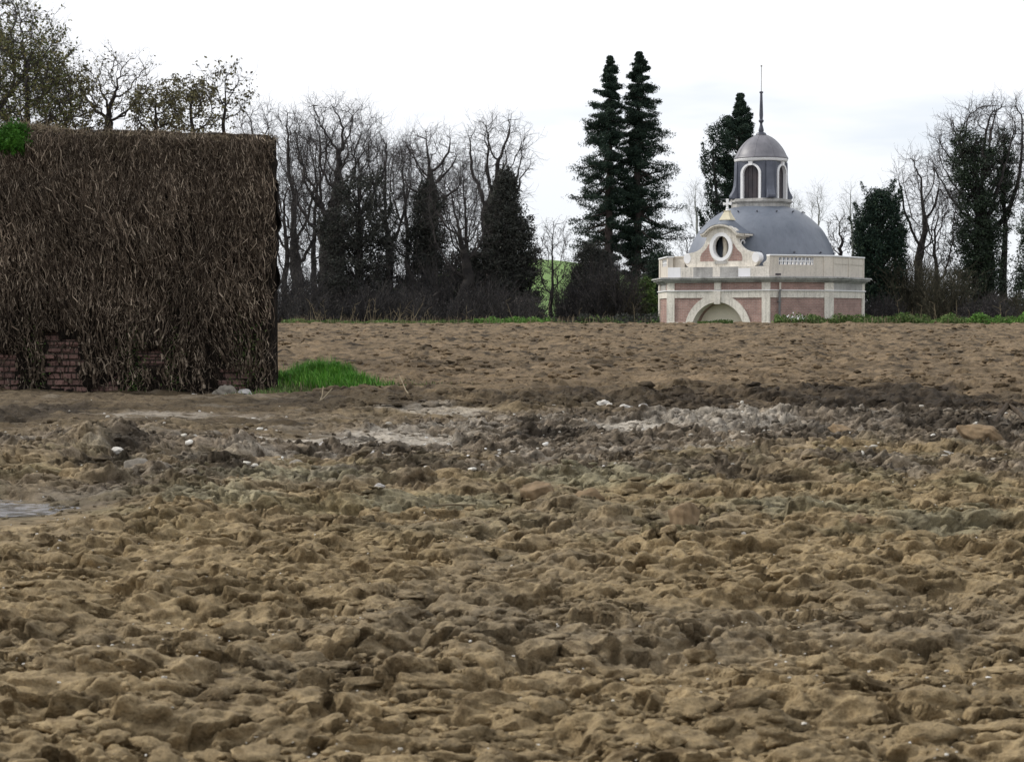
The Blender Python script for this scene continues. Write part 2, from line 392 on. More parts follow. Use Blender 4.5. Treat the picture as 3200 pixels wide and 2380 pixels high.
def b_stone(tint, dark, gloss=.8, stain=.5, scale=1.0):
    def f(t, b, L):
        n1 = texnoise(t, 1.3 * scale, 6, .65); n2 = texnoise(t, 14 * scale, 5, .7)
        c = ramp(t, n1.outputs[0], [(.30, tuple(x * dark for x in tint)), (.55, tint), (.8, tuple(min(1, x * 1.08) for x in tint))]).outputs[0]
        c = mixn(t, 'MULTIPLY', stain, c, ramp(t, n2.outputs[0], [(.30, (.62, .61, .60)), (.55, (1, 1, 1))]).outputs[0])
        # rain streaks
        tcn = nd(t, 'ShaderNodeTexCoord'); m = nd(t, 'ShaderNodeMapping'); m.inputs['Scale'].default_value = (6, 6, .5); L(tcn.outputs['Object'], m.inputs[0])
        n3 = texnoise(t, 1.6, 4, .6, m.outputs[0])
        c = mixn(t, 'MULTIPLY', stain * .9, c, ramp(t, n3.outputs[0], [(.34, (.66, .66, .65)), (.5, (1, 1, 1))]).outputs[0])
        L(c, b.inputs['Base Color']); b.inputs['Roughness'].default_value = gloss
        bump(t, b, n2.outputs[0], .006)
    return f
STONE = mat('white_stone', b_stone((.79, .745, .665), .82, .8, .75))
PAINT = mat('cream_render', b_stone((.68, .625, .545), .88, .8, .45))
CONCRETE = mat('grey_stone', b_stone((.46, .45, .43), .60, .9, .7))
WEATHERED = mat('weathered_cornice_stone', b_stone((.50, .50, .48), .50, .9, .9, 1.6))
PLASTER = mat('niche_plaster', b_stone((.88, .80, .66), .9, .9, .15))
YELLOW = mat('ochre_stone', b_stone((.70, .64, .48), .85, .8, .2))
WHITE = mat('white_paint', b_stone((.86, .86, .87), .95, .6, .08))

def b_brick(c1, c2, mort, bw, bh, ms):
    def f(t, b, L):
        tcn = nd(t, 'ShaderNodeTexCoord'); sp = nd(t, 'ShaderNodeSeparateXYZ'); cb = nd(t, 'ShaderNodeCombineXYZ')
        L(tcn.outputs['Object'], sp.inputs[0])
        ad = nd(t, 'ShaderNodeMath', operation='ADD'); L(sp.outputs[0], ad.inputs[0]); L(sp.outputs[1], ad.inputs[1])
        L(ad.outputs[0], cb.inputs[0]); L(sp.outputs[2], cb.inputs[1])
        br = nd(t, 'ShaderNodeTexBrick'); L(cb.outputs[0], br.inputs['Vector'])
        br.inputs['Color1'].default_value = (*c1, 1); br.inputs['Color2'].default_value = (*c2, 1); br.inputs['Mortar'].default_value = (*mort, 1)
        br.inputs['Scale'].default_value = 1; br.inputs['Brick Width'].default_value = bw; br.inputs['Row Height'].default_value = bh
        br.inputs['Mortar Size'].default_value = ms; br.inputs['Mortar Smooth'].default_value = .3; br.inputs['Bias'].default_value = 0
        n1 = texnoise(t, 2.2, 5, .6); n2 = texnoise(t, 40, 4, .7)
        c = mixn(t, 'MULTIPLY', .8, br.outputs[0], ramp(t, n1.outputs[0], [(.32, (.66, .66, .68)), (.55, (1, 1, 1)), (.75, (1.2, 1.15, 1.15))]).outputs[0])
        c = mixn(t, 'MULTIPLY', .6, c, ramp(t, n2.outputs[0], [(.3, (.6, .6, .6)), (.6, (1.1, 1.1, 1.1))]).outputs[0])
        L(c, b.inputs['Base Color']); b.inputs['Roughness'].default_value = .92
        iv = nd(t, 'ShaderNodeMath', operation='MULTIPLY_ADD'); iv.inputs[1].default_value = -1; L(br.outputs['Fac'], iv.inputs[0]); L(n2.outputs[0], iv.inputs[2])
        bump(t, b, iv.outputs[0], .008)
    return f
BRICK = mat('chapel_brick', b_brick((.43, .27, .23), (.345, .215, .185), (.46, .38, .34), .22, .07, .010))
OLDBRICK = mat('old_brick', b_brick((.25, .148, .125), (.17, .105, .09), (.06, .045, .036), .215, .092, .014))

def b_metal(c0, c1, rough, met=.0, scale=.8):
    def f(t, b, L):
        n1 = texnoise(t, scale, 5, .6)
        c = ramp(t, n1.outputs[0], [(.35, c0), (.65, c1)]).outputs[0]
        tcn = nd(t, 'ShaderNodeTexCoord'); m = nd(t, 'ShaderNodeMapping'); m.inputs['Scale'].default_value = (5, 5, .6); L(tcn.outputs['Object'], m.inputs[0])
        n3 = texnoise(t, 1.5, 5, .65, m.outputs[0])
        c = mixn(t, 'MULTIPLY', .5, c, ramp(t, n3.outputs[0], [(.35, (.74, .74, .76)), (.55, (1, 1, 1))]).outputs[0])
        L(c, b.inputs['Base Color']); b.inputs['Roughness'].default_value = rough; b.inputs['Metallic'].default_value = met
        b.inputs['Specular IOR Level'].default_value = .6
        n4 = texnoise(t, 3, 3, .5); bump(t, b, n4.outputs[0], .01, .4)
    return f
LEAD = mat('blue_grey_lead', b_metal((.115, .135, .17), (.165, .185, .225), .42))
ZINC = mat('zinc_grey', b_metal((.13, .128, .145), (.20, .195, .215), .48, 0, 1.6))
SLATE = mat('slate_cladding', b_metal((.065, .075, .105), (.11, .12, .155), .5, 0, 1.2))
DARK = mat('dark_opening', b_metal((.030, .028, .036), (.065, .05, .055), .6, 0, 2))  # darkness inside openings put into the colour
IRON = mat('dark_iron', b_metal((.035, .04, .06), (.07, .075, .10), .45, 0, 3))
PIPE = mat('pipe_grey', b_metal((.12, .12, .125), (.2, .2, .2), .5, 0, 3))
def b_glass(t, b, L):
    b.inputs['Base Color'].default_value = (.03, .035, .045, 1); b.inputs['Roughness'].default_value = .08; b.inputs['Specular IOR Level'].default_value = .8
GLASS = mat('dark_glass', b_glass)

def b_island(stops, rough=.85, nscale=3, namt=.5, spec=.2, trans=0):
    def f(t, b, L):
        g = nd(t, 'ShaderNodeNewGeometry')
        c = ramp(t, g.outputs['Random Per Island'], stops).outputs[0]
        n = texnoise(t, nscale, 4, .6, g.outputs['Position'])
        c = mixn(t, 'MULTIPLY', namt, c, ramp(t, n.outputs[0], [(.3, (.45, .45, .45)), (.55, (1, 1, 1)), (.75, (1.5, 1.5, 1.5))]).outputs[0])
        L(c, b.inputs['Base Color']); b.inputs['Roughness'].default_value = rough; b.inputs['Specular IOR Level'].default_value = spec
    return f
BARK = mat('dark_bark', b_island([(0, (.022, .020, .020)), (1, (.045, .040, .037))], .95, 1.2, .5))
BARK_RED = mat('redwood_bark', b_island([(0, (.07, .055, .05)), (1, (.10, .078, .068))], .95, 1.5, .4))
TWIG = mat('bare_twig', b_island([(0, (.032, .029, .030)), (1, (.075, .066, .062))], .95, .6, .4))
TWIG_HAZED = mat('hazed_twig', b_island([(0, (.17, .165, .17)), (1, (.26, .25, .25))], .95, .6, .3))  # distance haze put into the colour of far twigs and bark
THICKET = mat('thicket_twig', b_island([(0, (.026, .026, .028)), (.6, (.052, .048, .048)), (1, (.09, .078, .07))], .95, .5, .6))
THICKET_OLIVE = mat('olive_thicket', b_island([(0, (.034, .035, .025)), (.6, (.062, .058, .040)), (1, (.11, .095, .065))], .95, .5, .6))
CONIFER = mat('blue_green_needles', b_island([(0, (.013, .026, .020)), (.6, (.025, .044, .031)), (1, (.046, .070, .042))], .8, .5, .6))
YEW = mat('dark_yew_needles', b_island([(0, (.010, .022, .017)), (.7, (.022, .042, .028)), (1, (.045, .070, .036))], .8, .6, .6))
IVYLEAF = mat('ivy_leaf', b_island([(0, (.014, .026, .016)), (.7, (.028, .048, .024)), (1, (.055, .085, .038))], .6, .6, .6, .4))
DARKMASS = mat('dull_evergreen', b_island([(0, (.030, .034, .030)), (.7, (.055, .058, .050)), (1, (.085, .085, .068))], .9, .4, .6))  # dull grey-green, tone varies at random per leaf
OLIVE = mat('olive_leaf', b_island([(0, (.060, .075, .022)), (.5, (.11, .12, .04)), (1, (.20, .17, .075))], .7, .6, .6))
BUD = mat('budding_leaf', b_island([(0, (.07, .06, .04)), (.6, (.13, .12, .06)), (1, (.22, .20, .09))], .8, .6, .5))
GRASS = mat('bright_grass', b_island([(0, (.038, .14, .010)), (.6, (.085, .27, .022)), (1, (.20, .36, .06))], .6, 1.5, .5, .3))
MOSS = mat('bright_moss', b_island([(0, (.015, .06, .004)), (.6, (.035, .13, .008)), (1, (.09, .22, .03))], .7, 5, .5, .2))
WEED = mat('field_weed', b_island([(0, (.045, .085, .022)), (.6, (.09, .16, .04)), (1, (.19, .23, .085))], .8, .5, .7))
WEEDBRIGHT = mat('lush_weed', b_island([(0, (.05, .12, .02)), (.6, (.10, .22, .04)), (1, (.19, .34, .08))], .8, .5, .7))
DRY = mat('dry_stalk', b_island([(0, (.10, .078, .048)), (1, (.28, .23, .15))], .9, 2, .4))
PETAL = mat('white_petal', b_island([(0, (.6, .6, .6)), (1, (.85, .85, .85))], .7, 2, .1))
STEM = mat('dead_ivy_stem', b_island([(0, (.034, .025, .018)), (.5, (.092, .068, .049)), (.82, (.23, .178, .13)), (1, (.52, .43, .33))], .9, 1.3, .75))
STEMDARK = mat('shaded_ivy_stem', b_island([(0, (.010, .0075, .005)), (.6, (.022, .016, .011)), (1, (.050, .038, .027))], .9, 1.3, .6))  # inner stem layer near black, shade of the gaps put into its colour
STEMTOP = mat('dry_ivy_tip', b_island([(0, (.13, .10, .065)), (.6, (.25, .20, .135)), (1, (.42, .35, .25))], .9, 1.3, .5))
PEBBLE = mat('pale_pebble', b_island([(0, (.35, .32, .27)), (.7, (.6, .57, .5)), (1, (.8, .79, .76))], .8, 20, .3))
CHALK = mat('chalk_stone', b_island([(0, (.40, .37, .32)), (1, (.55, .52, .47))], .85, 14, .6))
FIELDSTONE = mat('grey_fieldstone', b_island([(0, (.19, .17, .14)), (1, (.24, .215, .18))], .85, 14, .7))
CLAY = mat('brown_clay', b_island([(0, (.16, .115, .066)), (1, (.21, .15, .09))], .9, 16, .8))
SLABSTONE = mat('grey_slab', b_island([(0, (.36, .34, .32)), (1, (.42, .40, .38))], .8, 14, .6))
ROOT = mat('dead_wood', b_island([(0, (.05, .038, .028)), (1, (.09, .07, .05))], .9, 14, .7))
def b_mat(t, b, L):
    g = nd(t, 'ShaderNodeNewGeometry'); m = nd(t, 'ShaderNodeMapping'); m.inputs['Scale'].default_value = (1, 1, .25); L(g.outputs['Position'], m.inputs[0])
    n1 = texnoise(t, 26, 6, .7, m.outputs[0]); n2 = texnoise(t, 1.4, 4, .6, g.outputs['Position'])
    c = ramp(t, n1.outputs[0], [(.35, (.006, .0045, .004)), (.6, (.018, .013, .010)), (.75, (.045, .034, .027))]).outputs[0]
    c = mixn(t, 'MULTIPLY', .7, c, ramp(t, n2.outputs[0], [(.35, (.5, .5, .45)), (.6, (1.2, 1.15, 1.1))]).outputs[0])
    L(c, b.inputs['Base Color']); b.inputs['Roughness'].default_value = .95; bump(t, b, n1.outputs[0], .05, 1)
ROOTMAT = mat('matted_rootlets', b_mat)  # rootlets coloured near black, with the shade between stems put in
def b_water(t, b, L):
    n = texnoise(t, 14, 4, .6)
    c = ramp(t, n.outputs[0], [(.4, (.10, .095, .085)), (.62, (.42, .42, .44))]).outputs[0]
    L(c, b.inputs['Base Color']); b.inputs['Roughness'].default_value = .12; b.inputs['Specular IOR Level'].default_value = .7; bump(t, b, n.outputs[0], .004)
WATER = mat('puddle_water', b_water)

# ================================================================== GROUND
def make_ground():
    ds = [0.3, 0.7, 1.2, 1.8, 2.4, 2.9]; d = 3.3
    while d < 82:
        ds.append(d); d *= 1 + (0.0015 + 0.0024 * min(1, max(0, (d - 8) / 30)))
    ds += [84, 87, 91, 96, 102, 110, 120, 132, 146, 160, 175, 190, 205, 220, 240, 260, 280, 300, 330, 370, 420, 500, 700, 1000, 1500, 2200, 3200, 5000]
    ds = np.array(ds)
    core = np.arange(-0.30, 0.3001, 0.00088)
    side = np.concatenate([np.arange(.3015, .62, .0019), [.63, .645, .67, .70, .74, .8, 1.1, 1.6, 2.5, 5]])
    ts = np.concatenate([-side[::-1], core, side])
    T, D = np.meshgrid(ts, ds)
    X = (T * D).ravel(); D = D.ravel()
    step = np.maximum(D * 0.0011, .003) + np.where(np.abs(T.ravel()) > .621, D * .05, 0)
    Z = base_z(X, D); H = np.zeros_like(Z)
    m = D < 83
    CH = 200000; idx = np.nonzero(m)[0]
    for a in range(0, len(idx), CH):
        q = idx[a:a + CH]; H[q] = soil_height(X[q], D[q], step[q])
    Z = Z + H
    # lumps sheared toward the camera like tipped plough slices, shaped for shaded undercuts
    rb, we, si, mo, fi = zones(X, D); lean = np.clip(1 - si - .6 * fi, 0, 1) * (D < 60)
    Hc = np.clip(H + .01, 0, .16)
    Y2 = D - 1.1 * Hc * lean; X2 = X + Hc * lean * (.15 + .5 * noise2(X / 1.3, D / 1.3, 3))
    C = np.zeros((len(X), 3))
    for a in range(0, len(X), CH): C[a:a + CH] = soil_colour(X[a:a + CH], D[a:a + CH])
    nr, nc = len(ds), len(ts)
    i = np.arange((nr - 1) * nc).reshape(nr - 1, nc)[:, :-1].ravel()
    F = np.stack([i, i + 1, i + nc + 1, i + nc], 1)
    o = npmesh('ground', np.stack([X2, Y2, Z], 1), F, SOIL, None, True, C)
    tag(o, kind='structure')
make_ground()
def gz(x, d, step=.01):
    x = np.atleast_1d(np.asarray(x, float)); d = np.atleast_1d(np.asarray(d, float))
    return base_z(x, d) + soil_height(x, d, np.full_like(x, step))
def gz1(x, d): return float(gz(x, d)[0])

# puddle
def make_puddle():
    a = np.linspace(0, 2 * math.pi, 60, endpoint=False)
    r = 1 + .18 * np.sin(3 * a + 1) + .1 * np.sin(5 * a)
    cx, cy = -2.66, 10.4; zz = float(base_z(cx, cy)) + .004
    V = np.stack([cx + .60 * r * np.cos(a), cy + .60 * r * np.sin(a), np.full_like(a, zz)], 1)
    me = MB(); me.add(V, [tuple(range(60))]); o = me.build('water', WATER); tag(o, kind='structure')
make_puddle()

# rock shapes -----------------------------------------------------------
def ico(sub):
    bm = bmesh.new(); bmesh.ops.create_icosphere(bm, subdivisions=sub, radius=1)
    V = np.array([v.co[:] for v in bm.verts]); F = np.array([[v.index for v in f.verts] for f in bm.faces]); bm.free(); return V, F
def rock(sub, s, rough=.35, facet=4):
    r = np.random.default_rng(s); V, F = ico(sub)
    for _ in range(facet):
        n = r.normal(size=3); n /= np.linalg.norm(n); c = r.uniform(.45, .85); dd = V @ n
        V = V - np.maximum(dd - c, 0)[:, None] * n
    q = V * 1.7 + r.uniform(0, 50, 3)
    f = 1 + rough * (noise2(q[:, 0] + q[:, 2], q[:, 1], s % 5) * .6 + .35 * noise2(q[:, 0] * 2.3, q[:, 1] * 2.3 + q[:, 2] * 2, 3))
    return V * f[:, None], F
def rotm(r, n):
    q = r.normal(size=(n, 4)); q /= np.linalg.norm(q, axis=1, keepdims=True); a, b, c, d = q.T
    return np.stack([np.stack([1 - 2 * (c * c + d * d), 2 * (b * c - a * d), 2 * (b * d + a * c)], 1), np.stack([2 * (b * c + a * d), 1 - 2 * (b * b + d * d), 2 * (c * d - a * b)], 1),
                     np.stack([2 * (b * d - a * c), 2 * (c * d + a * b), 1 - 2 * (b * b + c * c)], 1)], 1)
def scatter(name, n, sub, dmin, dmax, smin, smax, material, seed, sink=.25, colf=True, filt=None, pw=2.2, flat=.65, facet=4, rough=.45):
    r = np.random.default_rng(seed)
    d = np.sqrt(r.uniform(dmin ** 2, dmax ** 2, n * 6)) if pw is None else dmin * (dmax / dmin) ** (r.uniform(0, 1, n * 6))
    n = int(n * 1.45); d = dmin * (dmax / dmin) ** (r.uniform(0, 1, n * 6)); t = r.uniform(-.43, .43, n * 6); x = t * d
    if filt is not None:
        k = filt(x, d) > r.uniform(0, 1, len(x)); x, d = x[k], d[k]
    x, d = x[:n], d[:n]; n = len(x)
    s = smin * (smax / smin) ** (r.uniform(0, 1, n) ** 1.7)
    z = gz(x, d)
    sc = np.stack([s * r.uniform(.8, 1.35, n), s * r.uniform(.7, 1.0, n), s * flat * r.uniform(.6, 1.2, n)], 1)
    M = rotm(r, n); shapes = [rock(sub, seed * 10 + i, rough, facet) for i in range(8)]
    Vs, Fs, Cs, off = [], [], [], 0
    which = r.integers(0, 8, n); cc = soil_colour(x, d) * r.uniform(.8, 1.18, (n, 1))
    for i in range(8):
        k = np.nonzero(which == i)[0]; V, F = shapes[i]
        if not len(k): continue
        W = V[None] * np.array([1.15, .85, .75])
        W = np.einsum('nij,nkj->nki', M[k], np.broadcast_to(W, (len(k), *V.shape)))
        W = W * sc[k][:, None, :]; W = W + np.stack([x[k], d[k], z[k] + (0.5 - sink) * sc[k, 2]], 1)[:, None, :]
        Vs.append(W.reshape(-1, 3)); Fs.append((F[None] + (np.arange(len(k)) * len(V))[:, None, None] + off).reshape(-1, 3)); off += len(k) * len(V)
        Cs.append(np.repeat(cc[k], len(V), 0))
    o = npmesh(name, np.concatenate(Vs), np.concatenate(Fs), material, None, True, np.concatenate(Cs) if colf else None)
    return o
lumpy = lambda x, d: np.clip(.6 + .9 * fbm(x / .6, d / .7, 1, 3), 0, 1) * (1 - zones(x, d)[2] * .93)
tag(scatter('soil_clods', 1500, 3, 3.6, 14, .018, .070, SOIL, 3, filt=lumpy, sink=.30, facet=7, rough=.7, flat=.5), 'brown lumps of ploughed soil lying all over the near ground', 'soil clods', kind='stuff')
tag(scatter('soil_crumbs', 9000, 2, 3.6, 24, .004, .018, SOIL, 4, filt=lumpy, sink=.15, facet=6, rough=.7), 'small crumbs of soil strewn between the larger clods', 'soil crumbs', kind='stuff')
rubf = lambda x, d: np.clip(zones(x, d)[0] * (.4 + fbm(x / .5, d / .6, 3, 3)), 0, 1)
tag(scatter('rubble', 3400, 2, 10.5, 22.5, .010, .050, SOIL, 5, filt=rubf, sink=.2, facet=9, rough=.8), 'grey rubble and clods churned up across the middle ground', 'rubble', kind='stuff')
fld = lambda x, d: np.clip(zones(x, d)[4] + zones(x, d)[1], 0, 1) * np.clip(.25 + .9 * fbm(x / 3, d / 4, 3, 3), 0, 1)
tag(scatter('field_clods', 6500, 2, 21, 78, .02, .11, SOIL, 6, filt=fld, sink=.3, flat=.5, facet=7, rough=.8), 'clods of tan earth dotting the ploughed far field', 'field clods', kind='stuff')
tag(scatter('pebbles', 1500, 2, 3.8, 20, .0025, .0065, PEBBLE, 8, colf=False, sink=-.9, filt=lambda x, d: np.clip(.45 + fbm(x / .7, d / .8, 6, 2), 0, 1)), 'tiny pale pebbles and flint chips sprinkled on the soil', 'pebbles', kind='stuff')
rubp = lambda x, d: np.clip(zones(x, d)[0] * .9 + .25 * zones(x, d)[2], 0, 1) * np.clip(.2 + fbm(x / .5, d / .5, 2, 2), 0, 1)
tag(scatter('stone_chips', 520, 2, 12, 22, .010, .030, PEBBLE, 9, colf=False, sink=-.1, filt=rubp), 'chips of pale stone scattered through the grey rubble', 'stone chips', kind='stuff')

# individual stones ------------------------------------------------------
def stone(px, py, wpx, hpx, material, label, cat='stone', name='stone', seed=0, facet=5, rough=.3, yaw=0, group=None, tip=0):
    x, d = to_world(px, py); k = d / FPX
    V, F = rock(4, seed + 100, rough, facet)
    V = V / np.abs(V).max(0)
    W = V * np.array([wpx * k * .5, wpx * k * .4, hpx * k * .5])
    c, s = math.cos(tip), math.sin(tip); W = np.stack([W[:, 0] * c - W[:, 2] * s, W[:, 1], W[:, 0] * s + W[:, 2] * c], 1)
    zz = gz1(x, d)
    o = npmesh(name, W, F, material, None, True)
    o.location = (x, d, max(zz, EYE + (1000 - py) / FPX * d) + hpx * k * .12 if zz - (EYE + (1000 - py) / FPX * d) < .05 else zz + hpx * k * .15)
    tag(o, label, cat, group); return o
stone(425, 1480, 82, 62, FIELDSTONE, 'rounded grey boulder at the right end of the dark heap of rubble', 'boulder', 'boulder', 1, 3, .15)
stone(925, 1462, 50, 44, FIELDSTONE, 'small round grey-tan stone on the dark clods right of the heap', 'stone', 'stone', 2, 2, .12)
stone(365, 1412, 46, 26, CHALK, 'cream stone on top of the dark rubble heap', 'stone', 'stone', 3, 5, .3)
stone(262, 1412, 26, 16, CHALK, 'little cream stone at the left end of the rubble heap', 'stone', 'stone', 4)
stone(1010, 1408, 36, 26, SLABSTONE, 'angular pale grey stone standing above the round tan stone', 'stone', 'stone', 5, 6)
stone(1182, 1440, 74, 46, SLABSTONE, 'broken wedge of light grey stone in the middle of the rubble', 'stone', 'stone', 6, 8, .25, tip=.4)
stone(1680, 1580, 112, 80, CLAY, 'rounded brown clod beside the tall tan clod', 'clod', 'large_clod', 7, 3, .2)
stone(1848, 1590, 128, 100, CLAY, 'tall tan clod with an upright rounded top', 'clod', 'large_clod', 8, 4, .25)
stone(1765, 1600, 76, 50, FIELDSTONE, 'grey lump wedged between the two big tan clods', 'clod', 'large_clod', 9, 4)
stone(2140, 1680, 130, 120, CLAY, 'pointed brown wedge of clay standing up out of the soil', 'clod', 'large_clod', 10, 9, .3, tip=.5)
stone(1885, 1270, 46, 26, CHALK, 'white stone on the left end of the row of white rubble', 'stone', 'stone', 11, 6, .4)
stone(1955, 1290, 50, 30, CHALK, 'largest white stone in the row of white rubble', 'stone', 'stone', 12, 6, .4)
stone(1905, 1296, 22, 16, CHALK, 'small white stone just below the white rubble row', 'stone', 'stone', 13)
stone(2010, 1300, 30, 18, SLABSTONE, 'grey-white stone at the right end of the white rubble row', 'stone', 'stone', 14)
stone(2150, 1290, 46, 20, CHALK, 'flat white stone on the left edge of the grey mound', 'stone', 'stone', 15)
stone(170, 1708, 44, 16, CHALK, 'flat bluish-white stone lying alone on the left foreground', 'stone', 'flat_stone', 16, 4, .3)
stone(772, 1236, 62, 30, SLABSTONE, 'flat grey slab lying at the wall foot near its corner', 'slab', 'stone_slab', 17, 8, .2, tip=-.2)
stone(702, 1234, 88, 56, FIELDSTONE, 'heap of grey masonry rubble at the wall foot left of the slab', 'rubble block', 'stone_block', 18, 7, .4)
stone(606, 1236, 18, 14, CHALK, 'small white stone at the wall foot', 'stone', 'stone', 19)
stone(1230, 1560, 0, 0, CHALK, '', '', 'stone', 20) if False else None
stone(1182, 1538, 44, 22, SLABSTONE, 'small pale stone below the broken grey wedge', 'stone', 'stone', 21)
stone(2640, 1365, 170, 56, CLAY, 'long greenish-brown clod ridge behind the right rubble', 'clod', 'large_clod', 22, 8, .3, tip=-.35)
stone(3080, 1385, 180, 90, CLAY, 'big slanting brown clod near the right edge', 'clod', 'large_clod', 23, 9, .3, tip=-.45)
stone(2680, 1668, 74, 60, CLAY, 'upright rounded grey-brown stone in the mossy soil on the right', 'stone', 'stone', 24, 6, .5)
stone(2325, 1700, 20, 16, CHALK, 'small triangular white chip on the right foreground soil', 'stone chip', 'stone', 25, 8)
stone(507, 2195, 20, 18, CHALK, 'white pebble beside the dark hole in the left foreground', 'pebble', 'pebble', 26)
stone(1628, 2250, 18, 16, CHALK, 'cream pebble in the bottom middle of the foreground', 'pebble', 'pebble', 27)
stone(2725, 2110, 20, 15, CHALK, 'white pebble above the dark hole in the right foreground', 'pebble', 'pebble', 28)
stone(2960, 1430, 50, 22, CHALK, 'cluster of white crystal stone on the right clods', 'stone', 'stone', 29, 8)

def twig(pts, r, label, material=DRY, name='dry_twig', cat='twig'):
    W = []
    for px, py, dz in pts:
        x, d = to_world(px, py); W.append(Vector((x, d, gz1(x, d) + dz)))
    m = MB(); m.tube(W, [r * (1 - .4 * i / len(W)) for i in range(len(W))], 6)
    o = m.build(name, material, None, True); tag(o, label, cat)
twig([(998, 1262, .02), (1012, 1252, .03), (1038, 1244, .10)], .009, 'bent straw-coloured twig lying on the silt in front of the wall corner')
twig([(1000, 1260, .01), (1006, 1250, .06), (1010, 1244, .12)], .007, 'short straw-coloured twig leaning on the bent one', )
twig([(1276, 1252, .0), (1268, 1240, .07), (1246, 1215, .19)], .008, 'thin dry stick standing up beside the green grass tuft', name='dry_stick', cat='stick')
twig([(3230, 1345, .02), (3190, 1322, .07), (3150, 1316, .09), (3105, 1324, .05), (3065, 1342, .01)], .032, 'dark gnarled root on the ground at the right edge', ROOT, 'dead_root', 'root')
twig([(1350, 1612, .03), (1420, 1606, .045), (1490, 1606, .03)], .006, 'pale dry reed stalk lying flat on the mossy soil', name='dry_reed', cat='reed')

# ================================================================== BRICK WALL AND DEAD IVY
WD = 28.9; WX0, WX1 = -9.4, -3.56; WT = 0.75; SL = .20
def wall_top(x): return 3.58 + 0.13 * (WX1 - x) / 3.9 + .030 * noise2(x * 1.3, x * 0 + 3., 2) + .018 * noise2(x * 4.5, x * 0 + 7., 3)
wl = empty('brick_wall', (WX1, WD, 0))
tag(wl, 'old red brick wall almost hidden under dead ivy, bricks bare only at its foot', 'wall')
m = MB(); m.prism([(WX0 - WX1, 0), (0, 0), (-SL * WT, WT), (WX0 - WX1, WT)], -.3, 3.45); m.build('masonry', OLDBRICK, wl)
m = MB(); m.prism([(WX0 - WX1, -.03), (.03, -.03), (.03 - SL * WT, WT + .03), (WX0 - WX1, WT + .03)], 3.45, 3.53); m.build('coping', CONCRETE, wl)
def brick_stack(px0, px1, py0, py1, seed):
    """individually shaped bricks standing slightly out of the wall face"""
    r = random.Random(seed); x0 = P(px0, 0, WD).x; x1 = P(px1, 0, WD).x; z0 = P(0, py1, WD).z; z1 = P(0, py0, WD).z
    z = z0; row = 0; b = MB()
    while z < z1:
        x = x0 - (row % 2) * .10 + r.uniform(-.02, .02)
        while x < x1:
            L = r.choice([.20, .20, .11]); o = r.uniform(.015, .055)
            if r.random() > .12:
                M = Matrix.Translation((x + L / 2 - WX1, -o + .05, z + .035)) @ Matrix.Rotation(r.uniform(-.04, .04), 4, 'Y') @ Matrix.Rotation(r.uniform(-.04, .04), 4, 'Z')
                b.box(-L / 2, L / 2, -.05, .08, -.040, .041, M)
            x += L + .014
        z += .098; row += 1
    return b
for i, a in enumerate([(150, 246, 1070, 1225), (-8, 50, 1110, 1222), (702, 768, 1160, 1225), (440, 500, 1095, 1135)]):
    brick_stack(*a, i + 3).build('exposed_bricks', OLDBRICK, wl, True, .008, 30)

iv = empty('dead_ivy', (WX1, WD - .02, 0))
tag(iv, 'thick brown mat of dead ivy stems covering the left wall from top to ground', 'dead ivy')
HOLES = [(198, 1130, 52, 90), (8, 1150, 46, 48), (735, 1188, 38, 30), (470, 1115, 42, 26)]
def hole(x, z):
    px = 1600 + x / WD * FPX; py = 1000 - (z - EYE) / WD * FPX; h = np.zeros_like(x)
    for a, b, rx, rz in HOLES:
        h = np.maximum(h, 1.25 - np.maximum(np.abs(px - a) / rx, np.abs(py - b) / rz) + .3 * noise2(x * 6, z * 6, 3))
    return h
def bulge(x, z):
    """how far the mat stands out of the wall face"""
    b = .07 + .05 * fbm(x * 1.1, z * .8, 2, 3) + .035 * fbm(x * 5, z * 2.5, 5, 3) + .07 * sm(z, 1.2, 2.4) - .05 * (1 - sm(z, 0, .8))
    return b * (1 - .9 * sm(hole(x, z), 0, .5))
